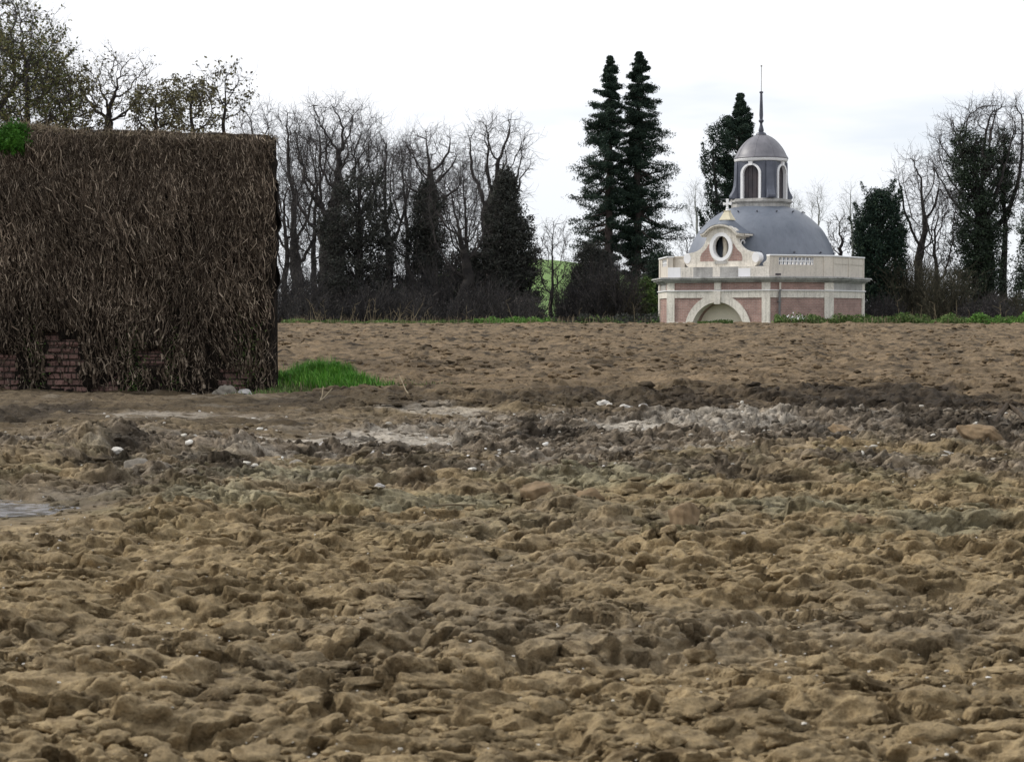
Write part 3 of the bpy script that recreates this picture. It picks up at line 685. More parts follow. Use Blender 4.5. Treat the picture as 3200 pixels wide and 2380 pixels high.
def make_mat():
    xs = np.arange(WX0, WX1 + .16, .028); zs = np.arange(-.32, 3.62, .028)
    X, Zz = np.meshgrid(xs, zs); x = X.ravel(); z = Zz.ravel()
    zt = z / 3.62 * wall_top(x)
    h = hole(x, zt)
    y = -bulge(x, zt) + 1.2 * np.maximum(x - WX1 - .02, 0)
    edge = sm(z, 3.35, 3.62); y = y * (1 - .6 * edge)
    V = np.stack([x - WX1, y, zt], 1)
    nr, nc = X.shape
    i = np.arange((nr - 1) * nc).reshape(nr - 1, nc)[:, :-1].ravel()
    F = np.stack([i, i + 1, i + nc + 1, i + nc], 1)
    keep = (h[F].max(1) < .45); F = F[keep]
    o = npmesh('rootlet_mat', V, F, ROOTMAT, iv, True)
    # end face and top
    ys = np.arange(-.02, WT + .2, .03); zs = np.arange(-.3, 3.62, .03); Y, Z2 = np.meshgrid(ys, zs); y = Y.ravel(); z = Z2.ravel()
    xx = .04 + .10 * fbm(y * 3, z * 1.6, 4, 3) + .09 * sm(z, .6, 1.6) * (1 - sm(z, 3.2, 3.6)) + .04 * fbm(y * 9, z * 4, 2, 3) - SL * y
    nr, nc = Y.shape; i = np.arange((nr - 1) * nc).reshape(nr - 1, nc)[:, :-1].ravel()
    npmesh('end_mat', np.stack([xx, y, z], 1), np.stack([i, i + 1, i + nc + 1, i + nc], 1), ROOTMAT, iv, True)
    xs = np.arange(WX0, WX1 + .12, .04); ys = np.arange(-.12, WT + .2, .04); X, Y = np.meshgrid(xs, ys); x = X.ravel(); y = Y.ravel()
    x = np.minimum(x, WX1 + .10 - SL * y)
    z = wall_top(x) - .02 + .05 * fbm(x * 2, y * 3, 3, 3) + .06 * np.exp(-((x + 6.9) / .4) ** 2) - .35 * sm(y, .9, 1.4) * 0
    nr, nc = X.shape; i = np.arange((nr - 1) * nc).reshape(nr - 1, nc)[:, :-1].ravel()
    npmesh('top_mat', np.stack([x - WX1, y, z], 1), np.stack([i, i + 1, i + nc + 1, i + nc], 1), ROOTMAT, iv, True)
make_mat()
def make_stems():
    r = np.random.default_rng(21)
    def run(n, lmin, lmax, rmin, rmax, lift0, lift1, face='front', zlo=-.3, zhi=3.6, wob=.55, lean=None, k=4):
        u = r.uniform(WX0 + .9, WX1 + .15, n) if face == 'front' else r.uniform(-.05, WT, n)
        z = r.uniform(zlo, zhi, n); L = r.uniform(lmin, lmax, n); rad = rmin * (rmax / rmin) ** (r.uniform(0, 1, n) ** 2.2)
        lift = r.uniform(lift0, lift1, n); ph = r.uniform(0, 100, n); ste = 15
        an = r.normal(0, .16, n) if lean is None else r.normal(lean, .35, n)
        segs = []
        pu, pz = u.copy(), z.copy(); dl = L / ste; off = r.uniform(0, 30, n)
        def pos(pu, pz, j):
            lf = lift + .02 * np.sin(ph + j * .9)
            if face == 'front':
                y = -bulge(pu, pz) - lf - .015
                # hang over the top edge
                return np.stack([pu - WX1, np.where(pz > wall_top(pu) - .05, y * .4, y), np.minimum(pz, wall_top(pu) + .03)], 1)
            xx = .04 + .10 * fbm(pu * 3, pz * 1.6, 4, 3) + .09 * sm(pz, .6, 1.6) * (1 - sm(pz, 3.2, 3.6)) + lf - SL * pu
            return np.stack([xx, pu, np.minimum(pz, 3.66)], 1)
        p = pos(pu, pz, 0)
        for j in range(ste):
            fl = .30 * noise2(pu * .9, pz * .7, 5) + .10
            ang = an + fl + wob * noise2(off + j * .55, ph, 6) + (r.normal(0, .16, n))
            pu = pu - np.sin(ang) * dl; pz = pz + np.cos(ang) * dl
            q = pos(pu, pz, j + 1); ra = rad * (1 - .5 * j / ste); rb = rad * (1 - .5 * (j + 1) / ste)
            s = np.concatenate([p, q, ra[:, None], rb[:, None]], 1)
            okk = (pz < 3.75) & (pz > -.35) & (pu < WX1 + .17)
            if face == 'front': okk &= (hole(pu, pz) < .15) | (r.uniform(0, 1, n) < .12)
            segs.append((s, okk)); p = q
        return np.concatenate([s[o] for s, o in segs])
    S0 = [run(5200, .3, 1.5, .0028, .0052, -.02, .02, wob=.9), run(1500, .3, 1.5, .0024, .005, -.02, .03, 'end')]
    S = [run(2300, .6, 1.7, .0030, .0060, .04, .12, wob=1.0, zlo=.8), run(700, .3, 1.2, .0028, .0052, .03, .08, wob=1.0, zhi=1.2), run(320, .6, 2.0, .0055, .0100, .06, .13, wob=.9, zlo=.5),
         run(420, .2, .6, .0028, .0055, .05, .14, wob=1.2, lean=.9), run(420, .2, .6, .0028, .0055, .05, .14, wob=1.2, lean=-.7),
         run(1700, .25, .9, .0026, .0054, .03, .09, 'front', 2.4, 3.6), run(1900, .3, 1.3, .0028, .006, .0, .07, 'end'), run(260, .2, .7, .0028, .006, .06, .16, 'end', wob=1.5),
         run(70, .5, 1.3, .014, .030, .0, .04, 'front', -.05, .3, .5)]
    V, F = tubes(np.concatenate(S), 4)
    npmesh('stems', V, F, STEM, iv, True)
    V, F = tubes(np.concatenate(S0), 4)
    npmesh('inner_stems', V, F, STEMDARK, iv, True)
    # short dry tips along the crown of the wall and hanging over its edge
    n = 17000; x = r.uniform(WX0 + 1, WX1 + .1, n); y = -.18 + r.exponential(.25, n); y = np.minimum(y, WT); x = np.minimum(x, WX1 + .1 - SL * y); z = wall_top(x) - .02 + .03 * fbm(x * 2, y * 3, 3, 3) + .06 * np.exp(-((x + 6.9) / .4) ** 2)
    z = z - np.clip(-y - .02, 0, 1) * r.uniform(0, 2.2, n)
    d = r.normal(size=(n, 3)) * [.7, .7, .35] + [0, -.45, -.15]; d /= np.linalg.norm(d, axis=1, keepdims=True)
    L = r.uniform(.02, .085, (n, 1)); p0 = np.stack([x - WX1, y, z], 1); rr = r.uniform(.0022, .005, (n, 1))
    p1 = p0 + d * L; d2 = d + r.normal(size=(n, 3)) * .5 + [0, 0, .2]; p2 = p1 + d2 * L * .7
    V, F = tubes(np.concatenate([np.concatenate([p0, p1, rr, rr * .8], 1), np.concatenate([p1, p2, rr * .8, rr * .5], 1)]), 3)
    npmesh('dry_tips', V, F, STEMTOP, iv, True)
    # leaf fragments and fine green shoots low on the wall
    n = 1500; cx = r.choice([-5.5, -5.45, -3.9, -3.75, -4.9, -6.9], n) + r.normal(0, .10, n); cz = np.abs(r.normal(.45, .36, n)) - .10
    C = np.stack([cx - WX1, -bulge(cx, cz) - r.uniform(.0, .06, n), cz], 1)
    V, F = leaves(C, .022, .35, 0, r); npmesh('green_shoots', V, F, WEED, iv)
    n = 420; cx = r.uniform(WX0 + 1, WX1, n); cz = r.uniform(.05, 3.4, n)
    C = np.stack([cx - WX1, -bulge(cx, cz) - r.uniform(.03, .08, n), cz], 1)
    V, F = leaves(C, .014, .7, 0, r); npmesh('dead_leaves', V, F, STEMTOP, iv)
make_stems()

# round bright green cushion growing out of the ivy at the top left
def cushion():
    c = P(48, 438, WD - .22); o = empty('moss_cushion', c); r = np.random.default_rng(5)
    tag(o, 'round bright green mossy cushion plant at the top left of the ivy wall', 'plant')
    n = 9000; dv = r.normal(size=(n, 3)); dv /= np.linalg.norm(dv, axis=1, keepdims=True)
    rr = (1 + .55 * noise2(dv[:, 0] * 3 + 5, dv[:, 2] * 3 + dv[:, 1] * 2, 3) + .3 * noise2(dv[:, 0] * 8, dv[:, 2] * 8, 5))[:, None] * r.uniform(.62, 1.0, (n, 1)) ** .5
    C = dv * rr * [.25, .20, .22]
    V, F = leaves(C, .020, .28, 0, r)
    npmesh('foliage', V, F, MOSS, o)
    V, F = rock(3, 5, .2, 0); npmesh('cushion_core', V * [.19, .15, .16], F, MOSS, o, True)
cushion()

# grass -------------------------------------------------------------------
def blades(x, d, L, wd, mat_, name, r, bend=.5, parent=None, zoff=0):
    n = len(x); z = gz(x, d) - .01 + zoff; az = r.uniform(0, 2 * math.pi, n); dx, dy = np.cos(az), np.sin(az)
    L = L * r.uniform(.55, 1.15, n); bn = bend * r.uniform(.2, 1, n)
    p = np.stack([x, d, z], 1); s = np.stack([-dy, dx, np.zeros(n)], 1) * (wd * r.uniform(.7, 1.2, n))[:, None]
    f = np.stack([dx, dy, np.zeros(n)], 1)
    m1 = p + np.stack([np.zeros(n), np.zeros(n), L * .55], 1) + f * (L * bn * .25)[:, None]
    t1 = p + np.stack([np.zeros(n), np.zeros(n), L * (1 - bn * .35)], 1) + f * (L * bn * .8)[:, None]
    V = np.stack([p - s, p + s, m1 + s * .8, m1 - s * .8, t1], 1).reshape(-1, 3)
    b = (np.arange(n) * 5)[:, None]
    return npmesh(name, V, [b + np.array([[0, 1, 2, 3]]), b + np.array([[3, 2, 4]])], mat_, parent)
r_ = np.random.default_rng(31)
n = 14000; gx = r_.normal(-2.72, .42, n); gd = r_.normal(29.3, .5, n)
gd = gd - (gx + 2.9) * .9
k = (gx > -3.6) & (gx < -1.62) & (gd > 27.2) & (((gx + 2.75) / .85) ** 2 + ((gd - 29.2 + (gx + 2.9) * .9) / .8) ** 2 < 1.25 + .4 * r_.normal(size=n))
gx, gd = gx[k], gd[k]
gl = .16 + .15 * sm(fbm(gx / .18, gd / .25, 2, 3), -.4, .4) * np.exp(-((gx + 2.75) / .8) ** 2)
tag(blades(gx, gd, gl, .0055, GRASS, 'grass', r_, .8), 'bright green grass tuft growing beside the ivy wall corner', 'grass', kind='stuff')
gx = r_.normal(-2.7, .45, 900); gd = r_.normal(29.0, .5, 900) - (gx + 2.9) * .9
tag(blades(gx, gd, .19, .005, DRY, 'dry_grass', r_, .9), 'dead straw blades mixed through the green grass tuft by the wall corner', 'dry grass', kind='stuff')
n = 3600; gx = r_.normal(-2.5, .6, n); gd = r_.normal(28.3, .6, n)
tag(blades(gx, gd, .08, .006, WEED, 'grass', r_, .9), 'sparse dull grass on the bank below the bright tuft', 'grass', kind='stuff')

# ================================================================== FIELD MARGIN (weeds along the far edge of the field)
def margin():
    r = np.random.default_rng(41)
    # ragged low plants: clumps of leaves and blades
    def strip(px0, px1, n, h, mat_, d0, d1, size, label, name='weeds'):
        px = r.uniform(px0, px1, n); d = r.uniform(d0, d1, n); x = (px - 1600) / FPX * d
        env = np.clip(.55 + .8 * fbm(x / .9, d / 1.0, 4, 3), .08, 1.4)
        z = base_z(x, d) + r.uniform(0, 1, n) ** 1.3 * h * env
        V, F = leaves(np.stack([x, d, z], 1), size, .35, 0, r)
        tag(npmesh(name, V, F, mat_), label, 'weeds', kind='stuff')
    strip(880, 1560, 15000, .17, WEED, 78.2, 80.5, .045, 'thin green weeds along the field edge below the left trees')
    strip(1480, 1720, 9000, .28, WEEDBRIGHT, 78.2, 80.5, .05, 'greener weeds on the field edge below the dark cone tree')
    strip(1700, 2060, 16000, .36, DARKMASS, 78.6, 80.8, .05, 'dull olive brambles on the field edge below the redwoods')
    strip(1700, 2060, 3000, .30, WEED, 78.2, 80.4, .05, 'green shoots among the brambles below the redwoods')
    strip(2180, 2290, 2600, .20, WEED, 77.6, 78.8, .045, 'small weeds in front of the chapel arch')
    strip(2420, 2720, 17000, .36, WEED, 77.8, 79.6, .05, 'green weeds in front of the right side of the chapel')
    strip(2700, 3260, 30000, .38, WEED, 78.0, 80.4, .05, 'thick green weeds right of the chapel')
    strip(3020, 3260, 9000, .40, WEEDBRIGHT, 77.8, 79.6, .05, 'lush bright weeds at the right end of the field edge')
    # dry grass and stalks
    n = 2200; px = r.uniform(870, 3260, n); d = r.uniform(77.5, 80, n); x = (px - 1600) / FPX * d
    k = fbm(x / 1.2, d, 5, 3) > -.05; k &= ~((px > 2040) & (px < 2430)); x, d = x[k], d[k]
    tag(blades(x, d, .36, .007, DRY, 'dry_grass', r, .6), 'dry straw-coloured grass mixed into the field edge weeds', 'dry grass', kind='stuff')
    segs = []
    for i in range(60):
        px = r.choice([r.uniform(950, 1320), r.uniform(2720, 3180), r.uniform(950, 2000)], p=[.6, .25, .15]); d = r.uniform(78.5, 80.5)
        p = np.array([(px - 1600) / FPX * d, d, .6]); v = np.array([r.normal(0, .25), 0, 1.0]); L = r.uniform(.5, 1.15)
        for j in range(5):
            q = p + v * L / 5 + r.normal(0, .015, 3); segs.append([*p, *q, .011 - .0015 * j, .0095 - .0015 * j]); p = q
            if j > 1: s = p + np.array([r.normal(0, .12), 0, .12]); segs.append([*p, *s, .006, .003])
    V, F = tubes(segs, 4)
    tag(npmesh('dry_stalks', V, F, DRY), 'tall dry weed stalks standing along the field edge', 'dry stalks', kind='stuff')
    # white flowering plant
    fl = empty('flowering_shrub', P(2487, 1020, 78.4)); tag(fl, 'low shrub with white blossom in front of the chapel brickwork', 'shrub')
    n = 900; C = r.normal(size=(n, 3)) * [.24, .16, .12] + [0, 0, .16]
    V, F = leaves(C, .05, .5, 0, r); npmesh('foliage', V, F, WEED, fl)
    n = 260; C = r.normal(size=(n, 3)) * [.20, .14, .08] + [0, -.1, .27]
    V, F = leaves(C, .038, .7, 0, r); npmesh('blossom', V, F, PETAL, fl)
margin()

# ================================================================== TREES
def clumps(r, C, n, rad, size, mat_, name, parent, asp=.3, stretch=(1, 1, .6)):
    """tufts of needles round the centres C"""
    m = len(C); rad = np.broadcast_to(rad, (m,))
    q = r.normal(size=(m, n, 3)); q /= np.linalg.norm(q, axis=2, keepdims=True) + 1e-9
    q *= r.uniform(0, 1, (m, n, 1)) ** .4 * rad[:, None, None] * np.array(stretch)
    V, F = leaves((C[:, None] + q).reshape(-1, 3), size, asp, 0, r)
    return npmesh(name, V, F, mat_, parent)

def conifer(px, prof, d, label, seed, r0=.3, nb=170, size=.10, per=34, crad=.30, mat_=CONIFER, name='conifer', lean=0, yb=1000, droop=-.25, cat='tree', group=None, bark=BARK_RED, upturn=.25, trunk_top=None, gap=.0):
    """prof: [(py, half-width px left, half-width px right)] from top to the lowest branch"""
    r = np.random.default_rng(seed); k = d / FPX; x = (px - 1600) * k; zb = float(base_z(x, d)) - .05
    o = empty(name, (x, d, zb)); tag(o, label, cat, group)
    ztop = EYE + (1000 - prof[0][0]) * k - zb
    zz = np.array([EYE + (1000 - a[0]) * k - zb for a in prof])[::-1]; wl_ = np.array([a[1] * k for a in prof])[::-1]; wr_ = np.array([a[2] * k for a in prof])[::-1]
    T = []; n = 14; p = np.zeros(3)
    for i in range(n):
        q = np.array([lean * (i + 1) / n + r.normal(0, .02), r.normal(0, .02), ztop * (i + 1) / n]); a = r0 * (1 - i / n) ** .8 + .02; b = r0 * (1 - (i + 1) / n) ** .8 + .02
        T.append([*p, *q, a * (1.35 if i == 0 else 1), b]); p = q
    V, F = tubes(T, 9); npmesh('trunk', V, F, bark, o, True)
    segs = []; C = []; R_ = []
    zlow = zz[0]
    for i in range(nb):
        f = (i + r.uniform(0, 1)) / nb; z = min(ztop - .1, zlow + (ztop - zlow) * (f ** .92) + r.normal(0, .35) * (1 - f)); az = i * 2.399 + r.normal(0, .3)
        cx, cy = math.cos(az), math.sin(az); wmax = np.interp(z, zz, wl_ if cx < 0 else wr_)
        if r.random() < gap: continue
        Lb = wmax * r.uniform(.60, 1.18); 
        p = np.array([lean * z / ztop, 0, z]); ns = 7; v = np.array([cx, cy, droop + r.normal(0, .38)])
        rb = .02 + .018 * Lb
        for j in range(ns):
            v = v + np.array([0, 0, upturn / ns]) + r.normal(0, .08, 3); q = p + v / np.linalg.norm(v) * Lb / ns
            segs.append([*p, *q, rb * (1 - j / ns) + .006, rb * (1 - (j + 1) / ns) + .006])
            if j >= (2 if Lb > 1.2 else 1) or Lb < .8:
                for _ in range(2 if j < 5 else 3):
                    C.append(q + r.normal(0, .16, 3) * [1, 1, .5] * min(1, Lb * .4)); R_.append(crad * r.uniform(.5, 1.25) * min(1, .35 + Lb * .35))
            p = q
    V, F = tubes(segs, 4); npmesh('branches', V, F, bark, o, True)
    clumps(r, np.array(C), int(per * 1.5), np.array(R_), size * .75, mat_, 'crown', o)
    return o

def mass(px, prof, d, label, seed, n=900, per=40, size=.09, crad=.45, mat_=YEW, name='yew', cat='tree', r0=.22, depth=.8, core=True, twigs=0, spikes=0, group=None, upright=False, hollow=.35):
    """dense evergreen or ivy body: clumps of leaf-sized faces through an outline [(py, left px, right px)] (offsets from px)"""
    r = np.random.default_rng(seed); k = d / FPX; x = (px - 1600) * k; zb = float(base_z(x, d)) - .05
    o = empty(name, (x, d, zb)); tag(o, label, cat, group)
    zz = np.array([EYE + (1000 - a[0]) * k - zb for a in prof])[::-1]; a_ = np.array([a[1] * k for a in prof])[::-1]; b_ = np.array([a[2] * k for a in prof])[::-1]
    ztop = zz[-1]
    # sample heights with weight ~ width
    zs = r.uniform(zz[0], zz[-1], n * 4); wd = np.interp(zs, zz, b_ - a_); zs = zs[r.uniform(0, wd.max(), len(zs)) < wd][:n]
    lo = np.interp(zs, zz, a_); hi = np.interp(zs, zz, b_); th = r.uniform(0, 2 * math.pi, len(zs)); rr = np.sqrt(r.uniform(hollow, 1, len(zs)))
    rr = rr * (1 + .35 * noise2(zs * .9 + seed, th * 1.3, 3)); cx = (lo + hi) / 2 + (hi - lo) / 2 * rr * np.cos(th) * (1 + .12 * r.normal(size=len(zs))); cy = (hi - lo) / 2 * depth * rr * np.sin(th)
    C = np.stack([cx, cy, zs], 1)
    clumps(r, C, int(per * 1.5), crad * r.uniform(.45, 1.25, len(C)), size * .72, mat_, 'crown', o, .35, (1, 1, 1.1 if upright else .75))
    T = []; mid = (a_[0] + b_[0]) / 2; p = np.array([0, 0, 0.]); m_ = 7
    for i in range(m_):
        z = ztop * .93 * (i + 1) / m_; q = np.array([float(np.interp(z, zz, (a_ + b_) / 2)) * .9, 0, z]) + r.normal(0, .04, 3)
        T.append([*p, *q, r0 * (1 - i / m_) + .02, r0 * (1 - (i + 1) / m_) + .02]); p = q
    V, F = tubes(T, 8); npmesh('trunk', V, F, BARK, o, True)
    segs = []
    for c in C[::3]:
        b = np.array([c[0] * .1, 0, max(.1, c[2] - .8 * abs(c[0]) - .4)]); m2 = (b + c) / 2 + r.normal(0, .12, 3)
        segs += [[*b, *m2, .04, .025], [*m2, *c, .025, .012]]
    V, F = tubes(segs, 4); npmesh('branches', V, F, BARK, o, True)
    if twigs:
        ii = r.integers(0, len(C), twigs); c = C[ii]; out_ = c * [1, 1, 0]; out_ /= np.linalg.norm(out_, axis=1, keepdims=True) + 1e-6
        v = out_ * r.uniform(.2, 1, (twigs, 1)) + r.normal(size=(twigs, 3)) * .5 + [0, 0, .45]; v /= np.linalg.norm(v, axis=1, keepdims=True); L = r.uniform(.3, .9, (twigs, 1)) * crad * 1.5
        rr = np.full((twigs, 1), .010); S1 = np.concatenate([c, c + v * L, rr, rr * .6], 1); v2 = v + r.normal(size=v.shape) * .4
        S2 = np.concatenate([c + v * L, c + v * L + v2 * L * .6, rr * .6, rr * .35], 1)
        V, F = tubes(np.concatenate([S1, S2]), 3); npmesh('twigs', V, F, TWIG, o)
    if spikes:
        cc = []
        for _ in range(spikes):
            z = r.uniform(ztop * .45, ztop * .97); side = r.choice([-1, 1]); e = float(np.interp(z, zz, b_ if side > 0 else a_)); p = np.array([e * .85, r.normal(0, .3), z])
            v = np.array([side * r.uniform(.1, .55), r.normal(0, .15), 1.0])
            for j in range(6): cc.append(p + v * (.16 * j)); 
        clumps(r, np.array(cc), 26, np.linspace(.24, .08, 6)[np.arange(len(cc)) % 6], size * .8, mat_, 'leading_shoots', o, .3, (1, 1, 1.4))
    return o

def thicket(px, wpx, ytop, d, label, seed, n=420, mat_=THICKET, cat='shrub', name='bare_shrub', fan=.35, r0=.014, dens=1.0, group=None, fine=1.0):
    """many thin stems rising from the ground, branching upward"""
    r = np.random.default_rng(seed); k = d / FPX; x = (px - 1600) * k; zb = float(base_z(x, d)) - .05; h = EYE + (1000 - ytop) * k - zb; W = wpx * k
    o = empty(name, (x, d, zb)); tag(o, label, cat, group)
    n = int(n * dens); bx = r.uniform(-.42, .42, n) * W; by = r.normal(0, .8, n); env = 1 - .75 * np.abs(bx / (W * .5)) ** 1.6
    L = h * env * r.uniform(.35, 1.0, n) * (.8 + .45 * noise2(bx * 1.2 + seed, bx * 0 + seed, 3)); v = np.stack([bx / W * fan * 1.6 + r.normal(0, fan * .4, n), r.normal(0, .18, n), np.ones(n)], 1); v /= np.linalg.norm(v, axis=1, keepdims=True)
    p = np.stack([bx, by, np.zeros(n)], 1); S = []; st = 7; rad = r0 * r.uniform(.6, 1.4, (n, 1))
    nodes = []
    for j in range(st):
        v = v + r.normal(size=v.shape) * .10 + [0, 0, .03]; v /= np.linalg.norm(v, axis=1, keepdims=True); q = p + v * (L / st)[:, None]
        S.append(np.concatenate([p, q, rad * (1 - j / st * .7), rad * (1 - (j + 1) / st * .7)], 1)); p = q
        if j > 0: nodes.append((q.copy(), v.copy(), L.copy()))
    for q, v0, L_ in nodes:
        for _ in range(2):
            w_ = v0 + r.normal(size=v0.shape) * .5 + [0, 0, .25]; w_ /= np.linalg.norm(w_, axis=1, keepdims=True); l = (L_ * r.uniform(.10, .26, n))[:, None]
            e = q + w_ * l; S.append(np.concatenate([q, e, rad * .5, rad * .35], 1))
            for _ in range(2):
                w2 = w_ + r.normal(size=v0.shape) * .5; e2 = e + w2 * l * .6; S.append(np.concatenate([e, e2, rad * .35, rad * .25], 1))
    S = np.concatenate(S); hh = h * 1.02
    S = S[S[:, 5] < hh]
    V, F = tubes(S, 3); npmesh('stems', V, F, mat_, o)
    m = int(n * 14 * fine); ii = r.integers(0, len(S), m); C = S[ii, 3:6] + r.normal(size=(m, 3)) * .06; C = C[C[:, 2] < h * .8]
    V, F = leaves(C, .05, .35, 0, r); npmesh('dead_foliage', V, F, mat_, o)
    return o

def colonize(r, Z_, A_, B_, natt, step, dk, depth=.75, lean=0.0, up=.12, jit=.28, z0=None, cx=0.0):
    """grow limbs from the foot into a crown outline; returns node positions and parents"""
    z = r.uniform(Z_[0], Z_[-1], natt * 4); wd = np.interp(z, Z_, B_ - A_); z = z[r.uniform(0, wd.max(), len(z)) < wd][:natt]; m = len(z)
    lo = np.interp(z, Z_, A_); hi = np.interp(z, Z_, B_); th = r.uniform(0, 2 * math.pi, m); q = np.sqrt(r.uniform(.02, 1, m))
    A = np.stack([(lo + hi) / 2 + (hi - lo) / 2 * q * np.cos(th), (hi - lo) / 2 * depth * q * np.sin(th), z], 1)
    nodes = [np.zeros(3)]; par = [-1]; p = np.zeros(3); zt = Z_[0] if z0 is None else z0
    while p[2] < zt - step * .5:
        f = p[2] / max(zt, .1); p = p + np.array([lean * step / max(zt, 1) + r.normal(0, .05) * step * 2, r.normal(0, .05) * step * 2, step]); nodes.append(p); par.append(len(nodes) - 2)
    N = np.array(nodes); D = np.linalg.norm(A[:, None] - N[None], axis=2); ni = D.argmin(1); nd_ = D.min(1); alive = np.ones(m, bool); seen = set()
    for it in range(140):
        act = alive
        if not act.any(): break
        idx = ni[act]; v = A[act] - N[idx]; v /= np.linalg.norm(v, axis=1, keepdims=True) + 1e-9
        near = nd_[act] < max(nd_[act].min() * 1.2, dk * 7.0)
        idx = idx[near]; v = v[near]
        if not len(idx): break
        u, inv = np.unique(idx, return_inverse=True); S_ = np.zeros((len(u), 3)); np.add.at(S_, inv, v)
        S_ /= np.linalg.norm(S_, axis=1, keepdims=True) + 1e-9; S_ += r.normal(size=S_.shape) * jit + [0, 0, up]; S_ /= np.linalg.norm(S_, axis=1, keepdims=True)
        new = N[u] + S_ * step; k0 = len(N); N = np.concatenate([N, new]); par += [int(a) for a in u]
        D = np.linalg.norm(A[:, None] - new[None], axis=2); j = D.argmin(1); dm = D.min(1); b_ = dm < nd_; ni = np.where(b_, j + k0, ni); nd_ = np.where(b_, dm, nd_)
        alive &= nd_ > dk
        if len(N) > 9000: break
    return N, np.array(par)

def sc_tree(px, prof, d, label, seed, natt=900, step=.28, dk=.42, r0=.3, rm=.008, lean=0, fork=None, ntw=2, tl=.5, up=.03, jit=.13, name='bare_tree', cat='tree', group=None, mat_t=BARK, mat_c=TWIG, leaf=None, nleaf=0, lsize=.03, depth=.75, ex=2.1, foot=None):
    r = np.random.default_rng(seed); k = d / FPX; x = (px - 1600) * k; zb = float(base_z(x, d)) - .05
    o = empty(name, (x, d, zb)); tag(o, label, cat, group)
    Z_ = np.array([EYE + (1000 - a[0]) * k - zb for a in prof])[::-1]; A_ = np.array([a[1] * k for a in prof])[::-1]; B_ = np.array([a[2] * k for a in prof])[::-1]
    z0 = None if fork is None else EYE + (1000 - fork) * k - zb
    N, par = colonize(r, Z_, A_, B_, int(natt * 1.35), step * .9, dk * .78, depth, lean, up, jit, z0)
    n = len(N); tips = np.zeros(n); kids = np.bincount(par[1:], minlength=n); tips[kids == 0] = 1
    for i in range(n - 1, 0, -1): tips[par[i]] += tips[i]
    pw = math.log(r0 / (rm * 1.25)) / math.log(max(tips[0], 3)); rad = np.maximum(r0 * (tips / tips[0]) ** min(pw, .9), rm)
    i = np.arange(1, n); S = np.concatenate([N[par[i]], N[i], np.minimum(rad[par[i]], rad[i] * 1.5)[:, None], rad[i][:, None]], 1)
    S[0, 6] *= 1.35
    thick = rad[i] > r0 * .22
    V, F = tubes(S[thick], 8); npmesh('trunk', V, F, mat_t, o, True)
    # twigs
    th = np.nonzero(rad[i] < max(rm * 3.0, r0 * .09))[0]; th = np.repeat(th, ntw); dirn = S[th, 3:6] - S[th, 0:3]; dirn /= np.linalg.norm(dirn, axis=1, keepdims=True) + 1e-9
    p = S[th, 3:6]; m = len(th); v = dirn + r.normal(size=(m, 3)) * .55 + [0, 0, .15]; v /= np.linalg.norm(v, axis=1, keepdims=True); L = tl * r.uniform(.4, 1.2, (m, 1)); tr = np.full((m, 1), rm * .85)
    T = []; ends = []
    for j in range(3):
        q = p + v * L / 3; T.append(np.concatenate([p, q, tr, tr * .85], 1)); w_ = v + r.normal(size=v.shape) * .8; w_ /= np.linalg.norm(w_, axis=1, keepdims=True)
        l2 = L * r.uniform(.2, .55, (m, 1)); e = q + w_ * l2; T.append(np.concatenate([q, e, tr * .7, tr * .5], 1))
        w2 = w_ + r.normal(size=v.shape) * .6; T.append(np.concatenate([e, e + w2 * l2 * .5, tr * .5, tr * .4], 1)); w2 = w_ + r.normal(size=v.shape) * .8; T.append(np.concatenate([q + w_ * l2 * .5, q + w_ * l2 * .5 + w2 * l2 * .45, tr * .5, tr * .4], 1))
        ends.append(q + w_ * L * .3); p = q; v = v + r.normal(size=v.shape) * .22 + [0, 0, .06]; v /= np.linalg.norm(v, axis=1, keepdims=True); tr = tr * .85
    ends.append(p)
    V1, F1 = tubes(S[~thick], 4); V2, F2 = tubes(np.concatenate(T), 3)
    npmesh('crown', np.concatenate([V1, V2]), [F1, F2 + len(V1)], mat_c, o, True)
    if leaf is not None:
        E = np.concatenate(ends); ii = r.integers(0, len(E), nleaf); C = E[ii] + r.normal(size=(nleaf, 3)) * lsize * 1.5
        V, F = leaves(C, lsize, .55, 0, r); npmesh('leaves', V, F, leaf, o)
    return o

# --- trees and shrubs behind the ivy wall (35-45 m)
BD = 40
sc_tree(345, [(172, -40, 90), (215, -120, 150), (290, -150, 170), (350, -110, 130), (385, -30, 40)], BD, 'bare spreading tree whose forked trunk rises behind the wall top', 101, 300, .11, .20, .085, .0045, fork=385, ntw=1, tl=.24, leaf=BUD, nleaf=500, lsize=.026, jit=.32)
sc_tree(80, [(120, -90, 60), (180, -120, 110), (250, -150, 150), (330, -150, 170), (420, -130, 160)], BD - 3, 'leafy olive-green tree behind the left end of the wall', 102, 400, .10, .17, .085, .0045, ntw=2, tl=.28, name='leafy_tree', leaf=OLIVE, nleaf=7000, lsize=.026)
sc_tree(-10, [(-60, -60, 60), (20, -80, 110), (80, -80, 210), (160, -80, 270), (260, -80, 200), (400, -60, 100)], BD - 1, 'tall twiggy tree at the left edge of the photo with few leaves', 103, 420, .12, .22, .09, .0045, ntw=2, tl=.3, leaf=OLIVE, nleaf=2600, lsize=.034, jit=.35)
sc_tree(215, [(215, -60, 60), (300, -110, 110), (420, -110, 110)], BD - 2, 'small brownish-leaved tree between the leafy tree and the forked bare tree', 104, 260, .11, .19, .06, .0045, ntw=1, tl=.25, leaf=BUD, nleaf=3600, lsize=.028, name='leafy_tree')
